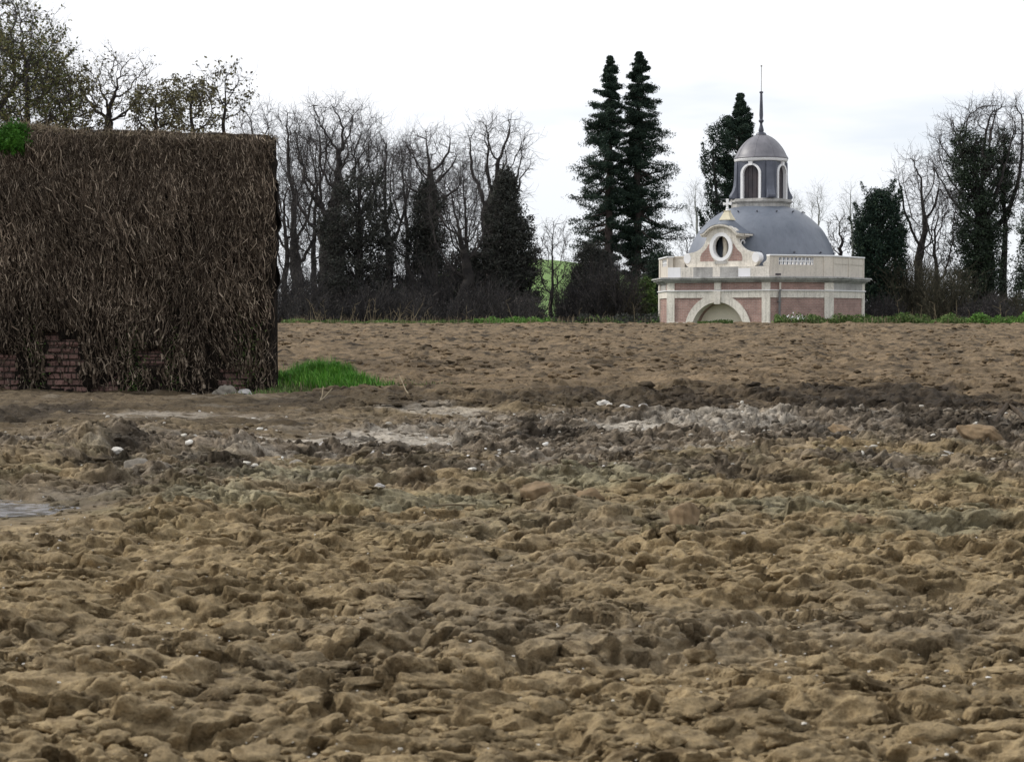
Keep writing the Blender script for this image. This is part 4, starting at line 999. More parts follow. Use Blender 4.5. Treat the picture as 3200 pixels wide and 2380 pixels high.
sc_tree(490, [(275, -50, 60), (330, -90, 90), (420, -80, 90)], BD - 2, 'bushy yellow-budded shrub behind the middle of the wall', 105, 200, .10, .17, .045, .004, ntw=1, tl=.24, leaf=BUD, nleaf=3000, lsize=.028, name='budding_shrub', cat='shrub')
sc_tree(600, [(262, -50, 60), (330, -75, 85), (420, -65, 80)], BD + 1, 'budding shrub behind the right half of the wall', 106, 200, .10, .17, .045, .004, ntw=1, tl=.24, leaf=BUD, nleaf=3000, lsize=.028, name='budding_shrub', cat='shrub')
sc_tree(690, [(222, -60, 60), (270, -70, 135), (340, -60, 90), (420, -30, 40)], BD - 1, 'loose shrub with long arching shoots behind the wall near its corner', 107, 80, .12, .2, .035, .0042, ntw=1, tl=.35, leaf=BUD, nleaf=420, lsize=.036, name='budding_shrub', cat='shrub')
sc_tree(800, [(335, -60, 60), (380, -70, 70), (520, -60, 60), (700, -50, 50), (850, -20, 20)], BD + 12, 'fine-twigged bare tree just above the wall corner', 108, 300, .12, .2, .06, .005, ntw=2, tl=.35)

# --- bare trees of the left clump (90-110 m)
TD = 98
sc_tree(1030, [(325, -70, 130), (380, -120, 160), (460, -150, 190), (560, -165, 190), (650, -140, 160), (740, -50, 70)], TD, 'largest bare tree with a forked trunk right of the ivy wall', 201, 620, .26, .46, .62, .0095, fork=770, tl=.75, jit=.30)
sc_tree(925, [(340, -70, 30), (430, -90, 70), (560, -100, 90), (700, -90, 80), (850, -60, 50)], TD + 4, 'bare tree close beside the edge of the ivy wall', 202, 420, .26, .46, .32, .0095, fork=860, tl=.7)
sc_tree(890, [(560, -60, 60), (700, -70, 90), (820, -60, 80), (900, -40, 40)], TD - 5, 'low branched bare tree half hidden by the wall end', 203, 300, .22, .44, .15, .010, tl=.6)
sc_tree(1342, [(402, -50, 60), (460, -105, 105), (560, -115, 125), (680, -80, 95), (740, -40, 40)], TD + 2, 'bare tree with an upright trunk rising out of the narrow ivy column', 254, 360, .26, .50, .40, .010, fork=600, tl=.7)
sc_tree(1540, [(375, -60, 80), (430, -110, 130), (520, -100, 130), (600, -80, 110), (680, -40, 50)], TD, 'bare tree with wide limbs rising behind the dark cone', 205, 340, .26, .52, .46, .010, fork=650, tl=.75)
sc_tree(1395, [(560, -60, 90), (640, -90, 130), (740, -60, 150), (820, -30, 110), (870, 0, 60)], TD - 6, 'leaning bare tree between the ivy column and the dark cone', 206, 300, .26, .50, .26, .010, lean=1.0, tl=.7)
sc_tree(1215, [(440, -90, 90), (520, -110, 110), (640, -100, 100), (760, -60, 60)], TD + 8, 'pale twiggy bare tree between the two tallest trees', 207, 420, .24, .42, .2, .008, tl=.8, up=.3)
sc_tree(1120, [(450, -70, 90), (560, -90, 100), (700, -70, 70)], TD + 12, 'fine bare tree behind the big dark yew', 208, 300, .26, .45, .2, .009, tl=.7, up=.25)
sc_tree(985, [(420, -70, 80), (520, -100, 100), (660, -100, 100), (800, -70, 70)], TD + 18, 'thin bare tree standing farther back behind the largest bare tree', 241, 520, .24, .42, .16, .008, tl=.8, up=.15, ntw=3)
sc_tree(1275, [(470, -80, 80), (560, -100, 100), (680, -100, 100), (800, -70, 70)], TD + 16, 'thin bare tree farther back, left of the narrow ivy column', 242, 520, .24, .42, .16, .008, tl=.8, up=.15, ntw=3)
sc_tree(1455, [(500, -80, 80), (580, -100, 90), (700, -90, 90), (800, -60, 60)], TD + 17, 'thin bare tree farther back, left of the dark cone', 243, 480, .24, .42, .16, .008, tl=.8, up=.15, ntw=3)
# evergreens and ivy columns of that clump
mass(1120, [(545, -30, 40), (600, -80, 85), (700, -105, 105), (800, -130, 130), (1010, -150, 170)], TD - 3, 'broad dark evergreen under the largest bare trees', 211, 470, 40, .10, .48, DARKMASS, 'yew', twigs=2200, spikes=6, hollow=.1)
mass(1335, [(575, -8, 12), (620, -36, 40), (720, -52, 50), (850, -60, 60), (1010, -95, 90)], TD - 2, 'narrow dark column of ivy round an upright tree', 212, 430, 42, .10, .42, DARKMASS, 'ivy_clad_tree', twigs=700, upright=True, hollow=.1)
mass(1580, [(530, -6, 6), (600, -36, 36), (700, -66, 68), (800, -86, 86), (900, -100, 105), (1010, -112, 115)], TD - 4, 'dark cone-shaped evergreen left of the green meadow gap', 213, 900, 44, .10, .40, DARKMASS, 'conifer', twigs=2200, hollow=.1)
mass(1450, [(790, -30, 40), (850, -60, 70), (1010, -90, 90)], TD + 1, 'low dark bush between the ivy column and the cone-shaped evergreen', 214, 300, 40, .10, .45, DARKMASS, 'evergreen_bush', 'bush', twigs=400)
for i, (px, wp, yt, lab, dd) in enumerate([(905, 120, 830, 'grey bare shrub beside the ivy wall end at the foot of the trees', 7), (985, 150, 890, 'low grey bare shrub between the wall end and the largest bare tree', 9), (1060, 190, 720, 'tall grey bare shrub right behind the trunk of the largest bare tree', 2), (1150, 180, 830, 'dense grey bare shrub in front of the broad dark evergreen', 7),
        (1245, 200, 700, 'tall grey bare shrub between the broad evergreen and the ivy column', 1), (1300, 150, 880, 'low grey bare shrub just left of the narrow ivy column', 8), (1395, 200, 790, 'grey bare shrub in front of the narrow ivy column', 5), (1490, 170, 860, 'grey bare shrub at the left foot of the dark cone', 8), (1600, 160, 900, 'low grey bare shrub in front of the dark cone', 9)]):
    thicket(px, wp, yt, TD - dd, lab, 230 + i, 300, mat_=THICKET, fan=.7)
sc_tree(1722, [(690, -20, 40), (750, -45, 60), (850, -55, 60), (930, -30, 40)], TD - 6, 'small many-stemmed bare tree in front of the green meadow', 221, 180, .2, .36, .09, .009, tl=.5, up=.25, fork=985)
mass(1850, [(770, -20, 20), (830, -55, 60), (920, -80, 75), (1010, -90, 80)], SD - 6 if False else 101, 'dark evergreen bush behind the brown thicket at the left redwood', 225, 420, 40, .10, .45, DARKMASS, 'evergreen_bush', 'bush', twigs=900, hollow=.1)
thicket(1850, 210, 735, TD - 5, 'brown bare thicket at the foot of the left redwood', 223, 620, mat_=THICKET, fan=.5)
thicket(1950, 110, 830, TD - 5, 'brown bare thicket between the redwood trunks', 224, 230, mat_=THICKET_OLIVE, fan=.4)

# --- the two redwoods
SD = 108
conifer(1900, [(178, 3, 3), (250, 26, 26), (340, 52, 42), (430, 82, 52), (560, 112, 66), (640, 118, 74), (740, 112, 80), (830, 60, 50), (900, 20, 20)], SD, 'left of the two tall dark redwoods with a bare lower trunk', 301, .27, 300, .085, 24, .40, name='redwood_tree', lean=.1, gap=.26)
conifer(1985, [(166, 4, 4), (240, 30, 34), (380, 52, 86), (500, 62, 105), (640, 60, 125), (730, 60, 138), (830, 44, 118), (930, 20, 80)], SD + 1, 'right of the two tall dark redwoods, its crown leaning over the chapel side', 302, .28, 330, .085, 24, .40, name='redwood_tree', lean=.2, gap=.20)
mass(2075, [(800, -30, 20), (880, -45, 20), (1010, -50, 20)], SD - 8, 'dark ivy-covered bush against the left end of the chapel', 303, 420, 44, .09, .42, YEW, 'ivy_bush', 'bush')
mass(2015, [(870, -16, 20), (930, -28, 30), (1010, -30, 32)], SD - 14, 'glossy green laurel bush at the foot of the right redwood', 304, 120, 26, .10, .34, WEED, 'laurel_bush', 'bush')
# --- conifer behind the chapel
conifer(2310, [(297, 4, 4), (340, 16, 24), (385, 34, 46), (440, 80, 56), (490, 112, 66), (560, 100, 90), (650, 85, 110), (720, 110, 120), (850, 100, 120)], 112, 'dark conifer standing directly behind the chapel lantern', 310, .3, 150, .10, 30, .42, mat_=CONIFER, name='conifer', droop=.3, upturn=.9, gap=.1)
mass(2225, [(395, -5, 5), (430, -16, 18), (520, -28, 36), (600, -14, 50), (700, -26, 50)], 111, 'upright side spire of dark conifer left of the chapel lantern', 311, 80, 30, .10, .38, CONIFER, 'conifer', spikes=12, upright=True)
# --- far trees, with haze put into their colour
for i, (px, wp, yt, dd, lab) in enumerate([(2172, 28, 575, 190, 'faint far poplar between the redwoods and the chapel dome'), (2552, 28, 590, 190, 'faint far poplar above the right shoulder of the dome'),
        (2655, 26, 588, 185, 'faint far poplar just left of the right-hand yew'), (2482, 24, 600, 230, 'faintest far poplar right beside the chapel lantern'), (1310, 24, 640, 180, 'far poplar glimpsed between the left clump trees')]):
    sc_tree(px, [(yt, -wp * .4, wp * .4), (yt + 50, -wp, wp), (yt + 110, -wp * .9, wp * .9), (yt + 160, -wp * .4, wp * .4)], dd, lab, 320 + i, 260, .40, .60, .13, .0085, ntw=4, tl=1.2, up=.6, jit=.15, name='poplar', mat_t=TWIG_HAZED, mat_c=TWIG_HAZED, group='far pale poplars')
sc_tree(2618, [(690, -40, 40), (740, -45, 45), (800, -30, 30)], 120, 'gnarled small bare tree showing above the right balustrade', 330, 90, .28, .45, .12, .013, ntw=2, tl=.6, jit=.4)
sc_tree(2560, [(735, -30, 30), (800, -30, 30)], 125, 'short bare tree just right of the dome foot', 331, 50, .28, .5, .10, .013, ntw=1, tl=.5, jit=.5)
sc_tree(2145, [(735, -30, 35), (800, -40, 40), (860, -20, 20)], 125, 'short bare tree between the redwoods and the dome foot', 332, 160, .24, .4, .10, .009, ntw=2, tl=.6)
# --- right-hand group
mass(2750, [(604, -22, 22), (640, -46, 38), (700, -74, 62), (780, -80, 74), (860, -60, 66), (1010, -50, 60)], 92, 'rounded dark yew right behind the end of the chapel', 401, 760, 40, .085, .38, YEW, 'yew', spikes=30, upright=True)
sc_tree(2872, [(490, -60, 50), (540, -95, 80), (640, -90, 90), (740, -60, 80), (800, -30, 40)], 95, 'bare tree with a pale fan of twigs between the yew and the ivy-clad tree', 402, 420, .24, .42, .2, .009, fork=840, tl=.65)
sc_tree(2925, [(600, -60, 70), (700, -70, 70), (820, -60, 60), (880, -30, 30)], 93, 'slimmer bare tree touching the left side of the ivy-clad tree', 403, 300, .22, .4, .13, .009, tl=.6)
sc_tree(3080, [(322, -40, 110), (370, -130, 150), (450, -190, 160), (540, -190, 160), (640, -140, 130), (720, -60, 80)], 96, 'great bare crown of the ivy-clad tree on the right', 404, 700, .26, .46, .42, .011, fork=760, tl=.75)
mass(3060, [(402, -60, -40), (440, -95, 20), (500, -95, 55), (600, -80, 62), (720, -85, 70), (860, -95, 90), (1010, -110, 120)], 95, 'black-green ivy smothering the big tree on the right', 405, 720, 42, .085, .40, IVYLEAF, 'ivy_clad_tree', 'tree', r0=.4, hollow=.05, twigs=500)
mass(3135, [(405, -18, 14), (460, -30, 26), (560, -26, 26), (680, -20, 20)], 95.5, 'ivy clump on the upper right limb of the big tree', 406, 110, 36, .085, .34, IVYLEAF, 'ivy_clad_tree', 'ivy')
mass(3225, [(560, -20, 60), (700, -30, 60), (850, -50, 60), (1010, -60, 60)], 92, 'dark ivy-covered trunk at the right edge of the photo', 407, 300, 40, .085, .40, IVYLEAF, 'ivy_clad_tree', 'tree')
sc_tree(3250, [(370, -60, 60), (480, -100, 60), (600, -80, 60), (720, -50, 50)], 100, 'bare tree at the right edge of the photo', 408, 360, .26, .46, .26, .010, tl=.7)
for i, (px, wp, yt, lab, mt, dd) in enumerate([(2765, 110, 880, 'brown bare shrub in front of the yew trunk', THICKET, 0), (2850, 140, 790, 'olive bare shrub right of the yew', THICKET_OLIVE, 4), (2940, 160, 830, 'olive bare shrub at the left foot of the ivy-clad tree', THICKET_OLIVE, 2),
        (3060, 150, 900, 'brown shrub at the foot of the ivy-clad tree', THICKET, 0), (3175, 140, 880, 'olive shrub near the right edge of the photo', THICKET_OLIVE, 3)]):
    thicket(px, wp, yt, 88 + dd, lab, 420 + i, 400, mat_=mt, fan=.5)

# ================================================================== CHAPEL
TH = R(32.6); CD = 87.0
K = 73.2
ch = empty('chapel', ((2376 - 1600) / FPX * CD, CD, 0), -TH)
tag(ch, 'small domed chapel of red brick and white stone with a lantern, behind the field', 'chapel')
zp = lambda c: 12.562 - c / 134.4        # height from the close-up's pixel rows
RA, HA, HB = 4.11, 2.38, 1.65
CORN = [(-HA, -RA), (HA, -RA), (RA, -HB), (RA, HB), (HA, RA), (-HA, RA), (-RA, HB), (-RA, -HB)]
def frame(a, b, z=0):
    a, b = Vector((*a, z)), Vector((*b, z)); t = (b - a).normalized(); n = Vector((t.y, -t.x, 0)); M = Matrix.Identity(4)
    for i in range(3): M[i][0] = t[i]; M[i][1] = n[i]; M[i][2] = (0, 0, 1)[i]; M[i][3] = ((a + b) / 2)[i]
    return M, (b - a).length
def offset(poly, e):
    n = len(poly); out = []
    for i in range(n):
        p0, p1, p2 = Vector(poly[i - 1]), Vector(poly[i]), Vector(poly[(i + 1) % n])
        t1 = (p1 - p0).normalized(); t2 = (p2 - p1).normalized(); n1 = Vector((t1.y, -t1.x)); n2 = Vector((t2.y, -t2.x))
        b = (n1 + n2).normalized(); out.append(tuple(p1 + b * e / b.dot(n1)))
    return out
FR = [frame(CORN[i], CORN[(i + 1) % 8]) for i in range(8)]
Z_B, Z_CT, Z_CB = -.1, 2.753, 2.52
# brick body; the arched front is built separately in front of a recessed back wall
body = [(-HA, -RA + .75), (HA, -RA + .75)] + CORN[2:8]
core = MB()
core.prism([(-HA + .01, -RA + .75), (HA - .01, -RA + .75), (RA, -HB), (RA, HB), (HA, RA), (-HA, RA), (-RA, HB), (-RA, -HB)], Z_B, 2.515)
# diagonal faces filled out to the true corners
core.prism([(HA - .012, -RA + .002), (HA, -RA + .002), (RA - .002, -HB - .003), (HA - .012, -RA + .78)], Z_B, 2.514)
core.prism([(-HA, -RA + .002), (-HA + .012, -RA + .002), (-HA + .012, -RA + .78), (-RA + .002, -HB - .003)], Z_B, 2.514)
core.build('brick_walls', BRICK, ch)
M0 = FR[0][0]
# arched front wall (brick), semicircular opening
rin, zc = 1.235, .47
N = 40
arc = [(rin * math.cos(math.pi * (1 - i / N)), zc + rin * math.sin(math.pi * (1 - i / N))) for i in range(N + 1)]
def rect_hit(a, zc, hx, zt):
    c, s = math.cos(a), math.sin(a)
    k = min(hx / abs(c) if abs(c) > 1e-6 else 1e9, (zt - zc) / s if s > 1e-6 else 1e9); return (c * k, zc + s * k)
outer = [rect_hit(math.pi * (1 - i / N), zc, HA - .02, 2.51) for i in range(N + 1)]
# put exact corners in
for i in range(N + 1):
    pass
fw = MB(); fw.strip([(rin, Z_B)][:0] + [(-rin, Z_B)] + arc + [(rin, Z_B)], [(-HA + .02, Z_B)] + outer + [(HA - .02, Z_B)], M0, -.75, 0, False)
for sgn in (-1, 1):     # the two top corners cut by the radial strip
    ia = [o for o in outer if abs(abs(o[0]) - (HA - .02)) < 1e-6 and o[0] * sgn > 0]; ib = [o for o in outer if abs(o[1] - 2.51) < 1e-6 and o[0] * sgn > 0]
    a = max(ia, key=lambda q: q[1]); b = max(ib, key=lambda q: abs(q[0]))
    fw.plate([a, (sgn * (HA - .02), 2.51), b], M0, -.75, 0)
fw.build('arched_front', BRICK, ch)
m = MB(); m.box(-HA + .1, HA - .1, -RA + .70, -RA + .745, Z_B, 2.4); m.build('niche_wall', PLASTER, ch)
ro = 1.55
arcI = [((rin - .01) * math.cos(math.pi * (1 - i / N)), zc + (rin - .01) * math.sin(math.pi * (1 - i / N))) for i in range(N + 1)]
arcO = [(ro * math.cos(math.pi * (1 - i / N)), zc + ro * math.sin(math.pi * (1 - i / N))) for i in range(N + 1)]
m = MB(); m.strip([(-rin + .01, Z_B)] + arcI + [(rin - .01, Z_B)], [(-ro, Z_B)] + arcO + [(ro, Z_B)], M0, -.4, .05, False); m.build('arch_surround', STONE, ch)
m = MB(); m.plate([(-.13, 1.62), (.13, 1.62), (.17, 2.17), (-.17, 2.17)], M0, -.1, .11); m.plate([(-.15, 2.22), (.15, 2.22), (.15, 2.515), (-.15, 2.515)], M0, -.1, .06); m.build('keystone', STONE, ch)
def fbox(mb, i, s0, s1, z0, z1, d0, d1):
    M, L = FR[i]; mb.plate([(s0, z0), (s1, z0), (s1, z1), (s0, z1)], M, d0, d1)
# pilasters: front face both ends, diagonals at their outer end, side faces thin
for sgn in (-1, 1):
    m = MB(); a = sorted((sgn * (HA + .02), sgn * (HA - .34))); fbox(m, 0, a[0], a[1], Z_B, Z_CB - .004, -.02, .055); m.build('pilaster', STONE, ch)
Ld = FR[1][1] / 2
m = MB(); fbox(m, 1, Ld - .42, Ld + .02, Z_B, Z_CB - .006, -.02, .052); m.build('pilaster', STONE, ch)
m = MB(); fbox(m, 7, -Ld - .02, -Ld + .42, Z_B, Z_CB - .006, -.02, .052); m.build('pilaster', STONE, ch)
for i in (2, 6):
    for sgn in (-1, 1):
        if i == 2 and sgn < 0: continue
        m = MB(); a = sorted((sgn * (HB + .02), sgn * (HB - .24))); fbox(m, i, a[0], a[1], Z_B, Z_CB - .008, -.02, .049); m.build('pilaster', STONE, ch)
# stone band under the frieze, right round
m = MB()
for i in range(8):
    L = FR[i][1] / 2
    fbox(m, i, -L + .004, L - .004, 1.88, 2.165, -.02, .043 if i else .046)
m.build('stone_band', STONE, ch)
m = MB(); m.prism(offset(CORN, .10), 2.165, 2.205); m.build('string_course', WHITE, ch)
# frieze: side face in stone, small stone blocks
m = MB(); fbox(m, 2, -HB + .01, HB - .25, 2.205, 2.515, -.02, .040); m.build('frieze_stone', CONCRETE, ch); m = MB(); fbox(m, 7, -.9, .9, 2.206, 2.514, -.02, .02); m.build('frieze_stone', CONCRETE, ch)
# plinth on the front
for s0, s1 in ((-HA - .03, -ro + .01), (ro - .01, HA + .03)):
    m = MB(); fbox(m, 0, s0, s1, Z_B, .86, -.03, .075); m.build('plinth', STONE, ch)
# cornice
m = MB(); m.prism(offset(CORN, .10), 2.515, 2.56); m.prism(offset(CORN, .17), 2.56, 2.61); m.prism(offset(CORN, .27), 2.61, 2.68); m.prism(offset(CORN, .34), 2.68, 2.74)
m.build('cornice', WEATHERED, ch, bevel=.008)
m = MB(); m.prism(offset(CORN, .30), 2.74, 2.753); m.build('cornice_flashing', ZINC, ch)
# parapet
Zp0, Zp1 = 2.753, 3.66
def fb2(mb, M, s0, s1, z0, z1, d0, d1): mb.plate([(s0, z0), (s1, z0), (s1, z1), (s0, z1)], M, d0, d1)
m = MB(); fb2(m, M0, -HA + .02, HA - .02, Zp0, 3.18, -.35, .02); m.build('parapet_base', STONE, ch)
# block joints on the parapet base: a few stones of a different cast
m = MB(); fb2(m, M0, -HA + .015, -HA + .62, Zp0 + .004, 3.176, -.3, .027); m.build('pale_block', WHITE, ch); m = MB(); fb2(m, M0, .95, 1.5, Zp0 + .004, 3.10, -.3, .026); m.build('pale_block', WHITE, ch)
m = MB(); fb2(m, M0, -1.15, -.25, Zp0 + .005, 3.17, -.3, .025); m.build('grey_block', CONCRETE, ch); m = MB(); fb2(m, M0, .1, .94, Zp0 + .005, 3.172, -.3, .025); m.build('grey_block', CONCRETE, ch)
def parapet(i, openings=False):
    M, L = FR[i]; h = L / 2; b = MB(); t0, t1 = -.22, .0
    pp = empty('parapet'); pp.parent = ch
    if openings:
        o0, o1, z0, z1 = -h + .42, -h + 2.08, 3.245, 3.545
        if i == 7: o0, o1 = -o1, -o0
        fb2(b, M, -h, o0, Zp0, Zp1 - .06, t0, t1); fb2(b, M, o1, h, Zp0, Zp1 - .06, t0, t1)
        fb2(b, M, o0, o1, Zp0, z0, t0, t1); fb2(b, M, o0, o1, z1, Zp1 - .06, t0, t1)
        l = MB(); n = 9
        for k in range(n + 1):
            c = o0 + (o1 - o0) * k / n; fb2(l, M, c - .03, c + .03, z0, z1, -.15, -.03)
        fb2(l, M, o0, o1, (z0 + z1) / 2 - .02, (z0 + z1) / 2 + .02, -.13, -.025)
        l.build('lattice', WHITE, pp)
    else:
        fb2(b, M, -h, h, Zp0, Zp1 - .06, t0, t1)
        for a0, a1 in ((-h + .12, -.08), (.08, h - .12)):
            r2 = MB(); fb2(r2, M, a0, a1, 3.30, 3.52, -.01, .018); r2.build('raised_panel', PAINT, pp)
        for a0, a1, dd in ((-.06, .06, .035), (h - .10, h, .03), (-h, -h + .08, .03)):
            r2 = MB(); fb2(r2, M, a0, a1, Zp0, Zp1 - .06, -.01, dd); r2.build('post', PAINT, pp)
    b.build('parapet_wall', PAINT, pp)
    c = MB(); fb2(c, M, -h - .02, h + .02, Zp1 - .06, Zp1, t0 - .05, .055); c.build('coping', WHITE, pp, bevel=.01)
    if openings:
        pw = MB(); s = 1 if i == 1 else -1
        a = sorted((s * (h - .46), s * (h - .02))); fb2(pw, M, a[0], a[1], Zp0, Zp1 - .06, -.02, .03); pw.build('pier', PAINT, pp)
for i in (1, 7): parapet(i, True)
for i in (2, 3, 4, 5, 6): parapet(i, False)
# scroll end of the right parapet, short return on the left
m = MB(); sc_ = [(2.38, Zp0 + .43), (2.10, Zp0 + .43), (2.05, 3.26), (2.10, 3.34), (2.20, 3.40), (2.24, 3.50), (2.22, 3.60), (2.38, 3.60)]
m.plate(sc_, M0, -.25, .0); m.build('parapet_scroll', STONE, ch, bevel=.01)
m = MB(); fb2(m, M0, -HA + .02, -1.75, 3.18, 3.60, -.55, -.33); fb2(m, M0, -HA - .0, -1.70, 3.60, 3.66, -.58, -.30); m.build('parapet_return', PAINT, ch)
m = MB(); fb2(m, FR[1][0], -Ld + .26, -Ld + .52, 2.80, 2.88, .0, .012); m.build('vent', DARK, ch)
# downpipe
s = -Ld + .42; M1 = FR[1][0]
pipe = empty('downpipe'); pipe.parent = ch
m = MB(); m.tube([M1 @ Vector((s, .12, z)) for z in (2.50, 2.3, 2.22)], .045, 8); m.build('upper_pipe', STONE, pipe, True)
m = MB(); m.tube([M1 @ Vector((s, .16, 2.22)), M1 @ Vector((s - .03, .13, 2.1)), M1 @ Vector((s - .03, .12, -.1))], .05, 8); m.build('lower_pipe', PIPE, pipe, True)
for z in (1.7, 1.1, .5):
    m = MB(); fb2(m, M1, s - .09, s + .03, z, z + .04, .0, .19); m.build('pipe_clip', PIPE, pipe)

# gable with oculus on the front
gb = empty('dormer'); gb.parent = ch
half = [(1.52, 3.18), (1.62, 3.24), (1.70, 3.36), (1.72, 3.50), (1.67, 3.66), (1.56, 3.76), (1.40, 3.805), (1.20, 3.835), (1.0, 3.93), (.86, 4.06), (.76, 4.20), (.70, 4.36), (.67, 4.55),
        (.60, 4.66), (.47, 4.77), (.30, 4.84), (.10, 4.872)]
outl = half + [(-a, b) for a, b in half[::-1]]
oc = (0, 4.02); NN = 48
GY = -.28   # front plane offset of the gable
def ell(a, b, n=NN): return [(oc[0] + a * math.cos(2 * math.pi * i / n), oc[1] + b * math.sin(2 * math.pi * i / n)) for i in range(n)]
def resample(outl, n):
    """outline point met by the ray from the oculus centre at each angle"""
    out = []
    for i in range(n):
        a = 2 * math.pi * i / n; dx, dz = math.cos(a), math.sin(a); best = None
        for j in range(len(outl)):
            (x0, z0), (x1, z1) = outl[j], outl[(j + 1) % len(outl)]; ex, ez = x1 - x0, z1 - z0
            den = dx * ez - dz * ex
            if abs(den) < 1e-9: continue
            t = ((x0 - oc[0]) * ez - (z0 - oc[1]) * ex) / den; u = ((x0 - oc[0]) * dz - (z0 - oc[1]) * dx) / den
            if t > 0 and -1e-6 <= u <= 1 + 1e-6 and (best is None or t > best): best = t
        out.append((oc[0] + dx * best, oc[1] + dz * best))
    return out
# gable body in two slabs so the oculus is a real hole
m = MB(); n2 = 96
inn = ell(.40, .485, n2); out2 = resample(outl, n2)
m.strip(inn, out2, M0, GY - .3, GY, True)
for sg in (-1, 1): m.plate([(sg * 1.1, 3.18), (sg * 1.52, 3.18), (sg * 1.62, 3.24), (sg * 1.70, 3.36), (sg * 1.72, 3.50), (sg * 1.67, 3.66), (sg * 1.56, 3.76), (sg * 1.40, 3.80), (sg * 1.2, 3.82)], M0, GY - .29, GY - .002)
m.build('gable', STONE, gb)
m = MB(); m.strip(ell(.37, .455), ell(.53, .60), M0, GY - .2, GY + .05, True); m.build('oculus_frame', WHITE, gb)
# brick fields either side of the oculus
for sg in (-1, 1):
    pts = [(sg * a, b) for a, b in ((.30, 3.42), (.98, 3.42), (.98, 3.60), (.93, 3.74), (.80, 3.86), (.68, 3.98), (.60, 4.12), (.545, 4.16), (.56, 4.0), (.52, 3.78), (.44, 3.60))]
    m = MB(); m.plate(pts, M0, GY - .02, GY + .006); m.build('brick_field', BRICK, gb)
m = MB(); fb2(m, M0, -.28, .28, 3.30, 3.43, GY - .02, GY + .05); m.build('oculus_sill', CONCRETE, gb)
m = MB(); fb2(m, M0, -.6, .6, 3.2, 4.5, GY - 1.0, GY - .95); m.build('inner_wall', DARK, gb)
m = MB(); m.tube([M0 @ Vector((-.10, GY - .55, 3.5)), M0 @ Vector((-.06, GY - .55, 4.0)), M0 @ Vector((-.10, GY - .55, 4.5))], .11, 12); m.build('inner_column', PLASTER, gb, True)
# scroll rolls at the gable's lower ends
for sg in (-1, 1):
    c = (sg * 1.60, 3.56); m = MB(); cir = [(c[0] + .17 * math.cos(2 * math.pi * i / 20), c[1] + .22 * math.sin(2 * math.pi * i / 20)) for i in range(20)]
    m.plate(cir, M0, GY - .40, GY + .015); m.build('scroll', WHITE, gb, True, .01, 40)
# dormer cheeks with a small arched light each
for sg in (-1, 1):
    x0, x1 = sorted((sg * .60, sg * .66)); m = MB()
    m.box(x0, x1, -RA - GY + .3, -RA - GY + .42, 3.2, 4.50); m.box(x0, x1, -RA - GY + .98, -RA - GY + 1.9, 3.2, 4.5); m.box(x0, x1, -RA - GY + .42, -RA - GY + .98, 3.2, 3.70); m.box(x0, x1, -RA - GY + .42, -RA - GY + .98, 4.36, 4.5)
    m.build('cheek', STONE, gb)
    Mx = Matrix.Identity(4); Mx[0][0] = 0; Mx[0][1] = sg; Mx[1][0] = 1; Mx[1][1] = 0; Mx[0][3] = sg * .63; Mx[1][3] = -RA - GY + .70
    aI = [(.17 * math.cos(math.pi * (1 - i / 14)), 4.12 + .17 * math.sin(math.pi * (1 - i / 14))) for i in range(15)]; aO = [(.23 * math.cos(math.pi * (1 - i / 14)), 4.12 + .23 * math.sin(math.pi * (1 - i / 14))) for i in range(15)]
    m = MB(); m.strip([(-.17, 3.7)] + aI + [(.17, 3.7)], [(-.23, 3.7)] + aO + [(.23, 3.7)], Mx, -.02, .05, False); m.build('side_light_frame', WHITE, gb)
    m = MB(); m.box(sg * .57 - .01, sg * .57 + .01, -RA - GY + .42, -RA - GY + .98, 3.7, 4.36); m.build('side_light_glass', GLASS, gb)
# hood moulding along the arched top, and side eaves
hood = [(-.90, 4.50), (-.80, 4.51), (-.70, 4.57), (-.58, 4.69), (-.42, 4.80), (-.22, 4.87), (0, 4.895), (.22, 4.87), (.42, 4.80), (.58, 4.69), (.70, 4.57), (.80, 4.51), (.90, 4.50)]
m = MB(); m.strip(hood, [(a * 1.03, b + .075) for a, b in hood], M0, GY - .35, GY + .17, False); m.strip([(a, b - .05) for a, b in hood], hood, M0, GY - .3, GY + .09, False); m.build('hood_moulding', STONE, gb, bevel=.008)
for sg in (-1, 1):
    x0, x1 = sorted((sg * .62, sg * .93)); m = MB(); m.box(x0, x1, -RA - GY + .36, -RA - GY + 1.7, 4.50, 4.575); x0, x1 = sorted((sg * .62, sg * .80)); m.box(x0, x1, -RA - GY + .36, -RA - GY + 1.7, 4.44, 4.498); m.build('eaves', STONE, gb)
# bell-shaped lead roof rising to the finial block
fy, by = -RA - GY - .18, -RA - GY + 1.75; ny = 10
ev = [(a * 1.05, fy, b + .08) for a, b in hood] + [(.95, fy + (by - fy) * (i + 1) / ny, 4.58) for i in range(ny)] + [(-.95, by - (by - fy) * (i) / ny, 4.58) for i in range(ny)]
ne = len(ev); apex = Vector((0, -RA - GY + .57, 5.19)); rings = []
for j in range(13):
    t = j / 12; tt = t; zt = t ** 1.7; ring = []
    for (x, y, z) in ev:
        hx, hy = max(-.19, min(.19, x * .3)), max(-.19, min(.19, (y - apex.y) * .3))
        ring.append((x * (1 - tt) + (apex.x + hx) * tt, y * (1 - tt) + (apex.y + hy) * tt, z * (1 - zt) + apex.z * zt if z < apex.z else z))
    rings += ring
m = MB(); m.add(rings, [(j * ne + i, j * ne + (i + 1) % ne, (j + 1) * ne + (i + 1) % ne, (j + 1) * ne + i) for j in range(12) for i in range(ne)] + [tuple(12 * ne + i for i in range(ne))]); m.build('dormer_roof', LEAD, gb, True, 0, 50)
fin = empty('cross_finial'); fin.parent = gb
m = MB(); ap = apex
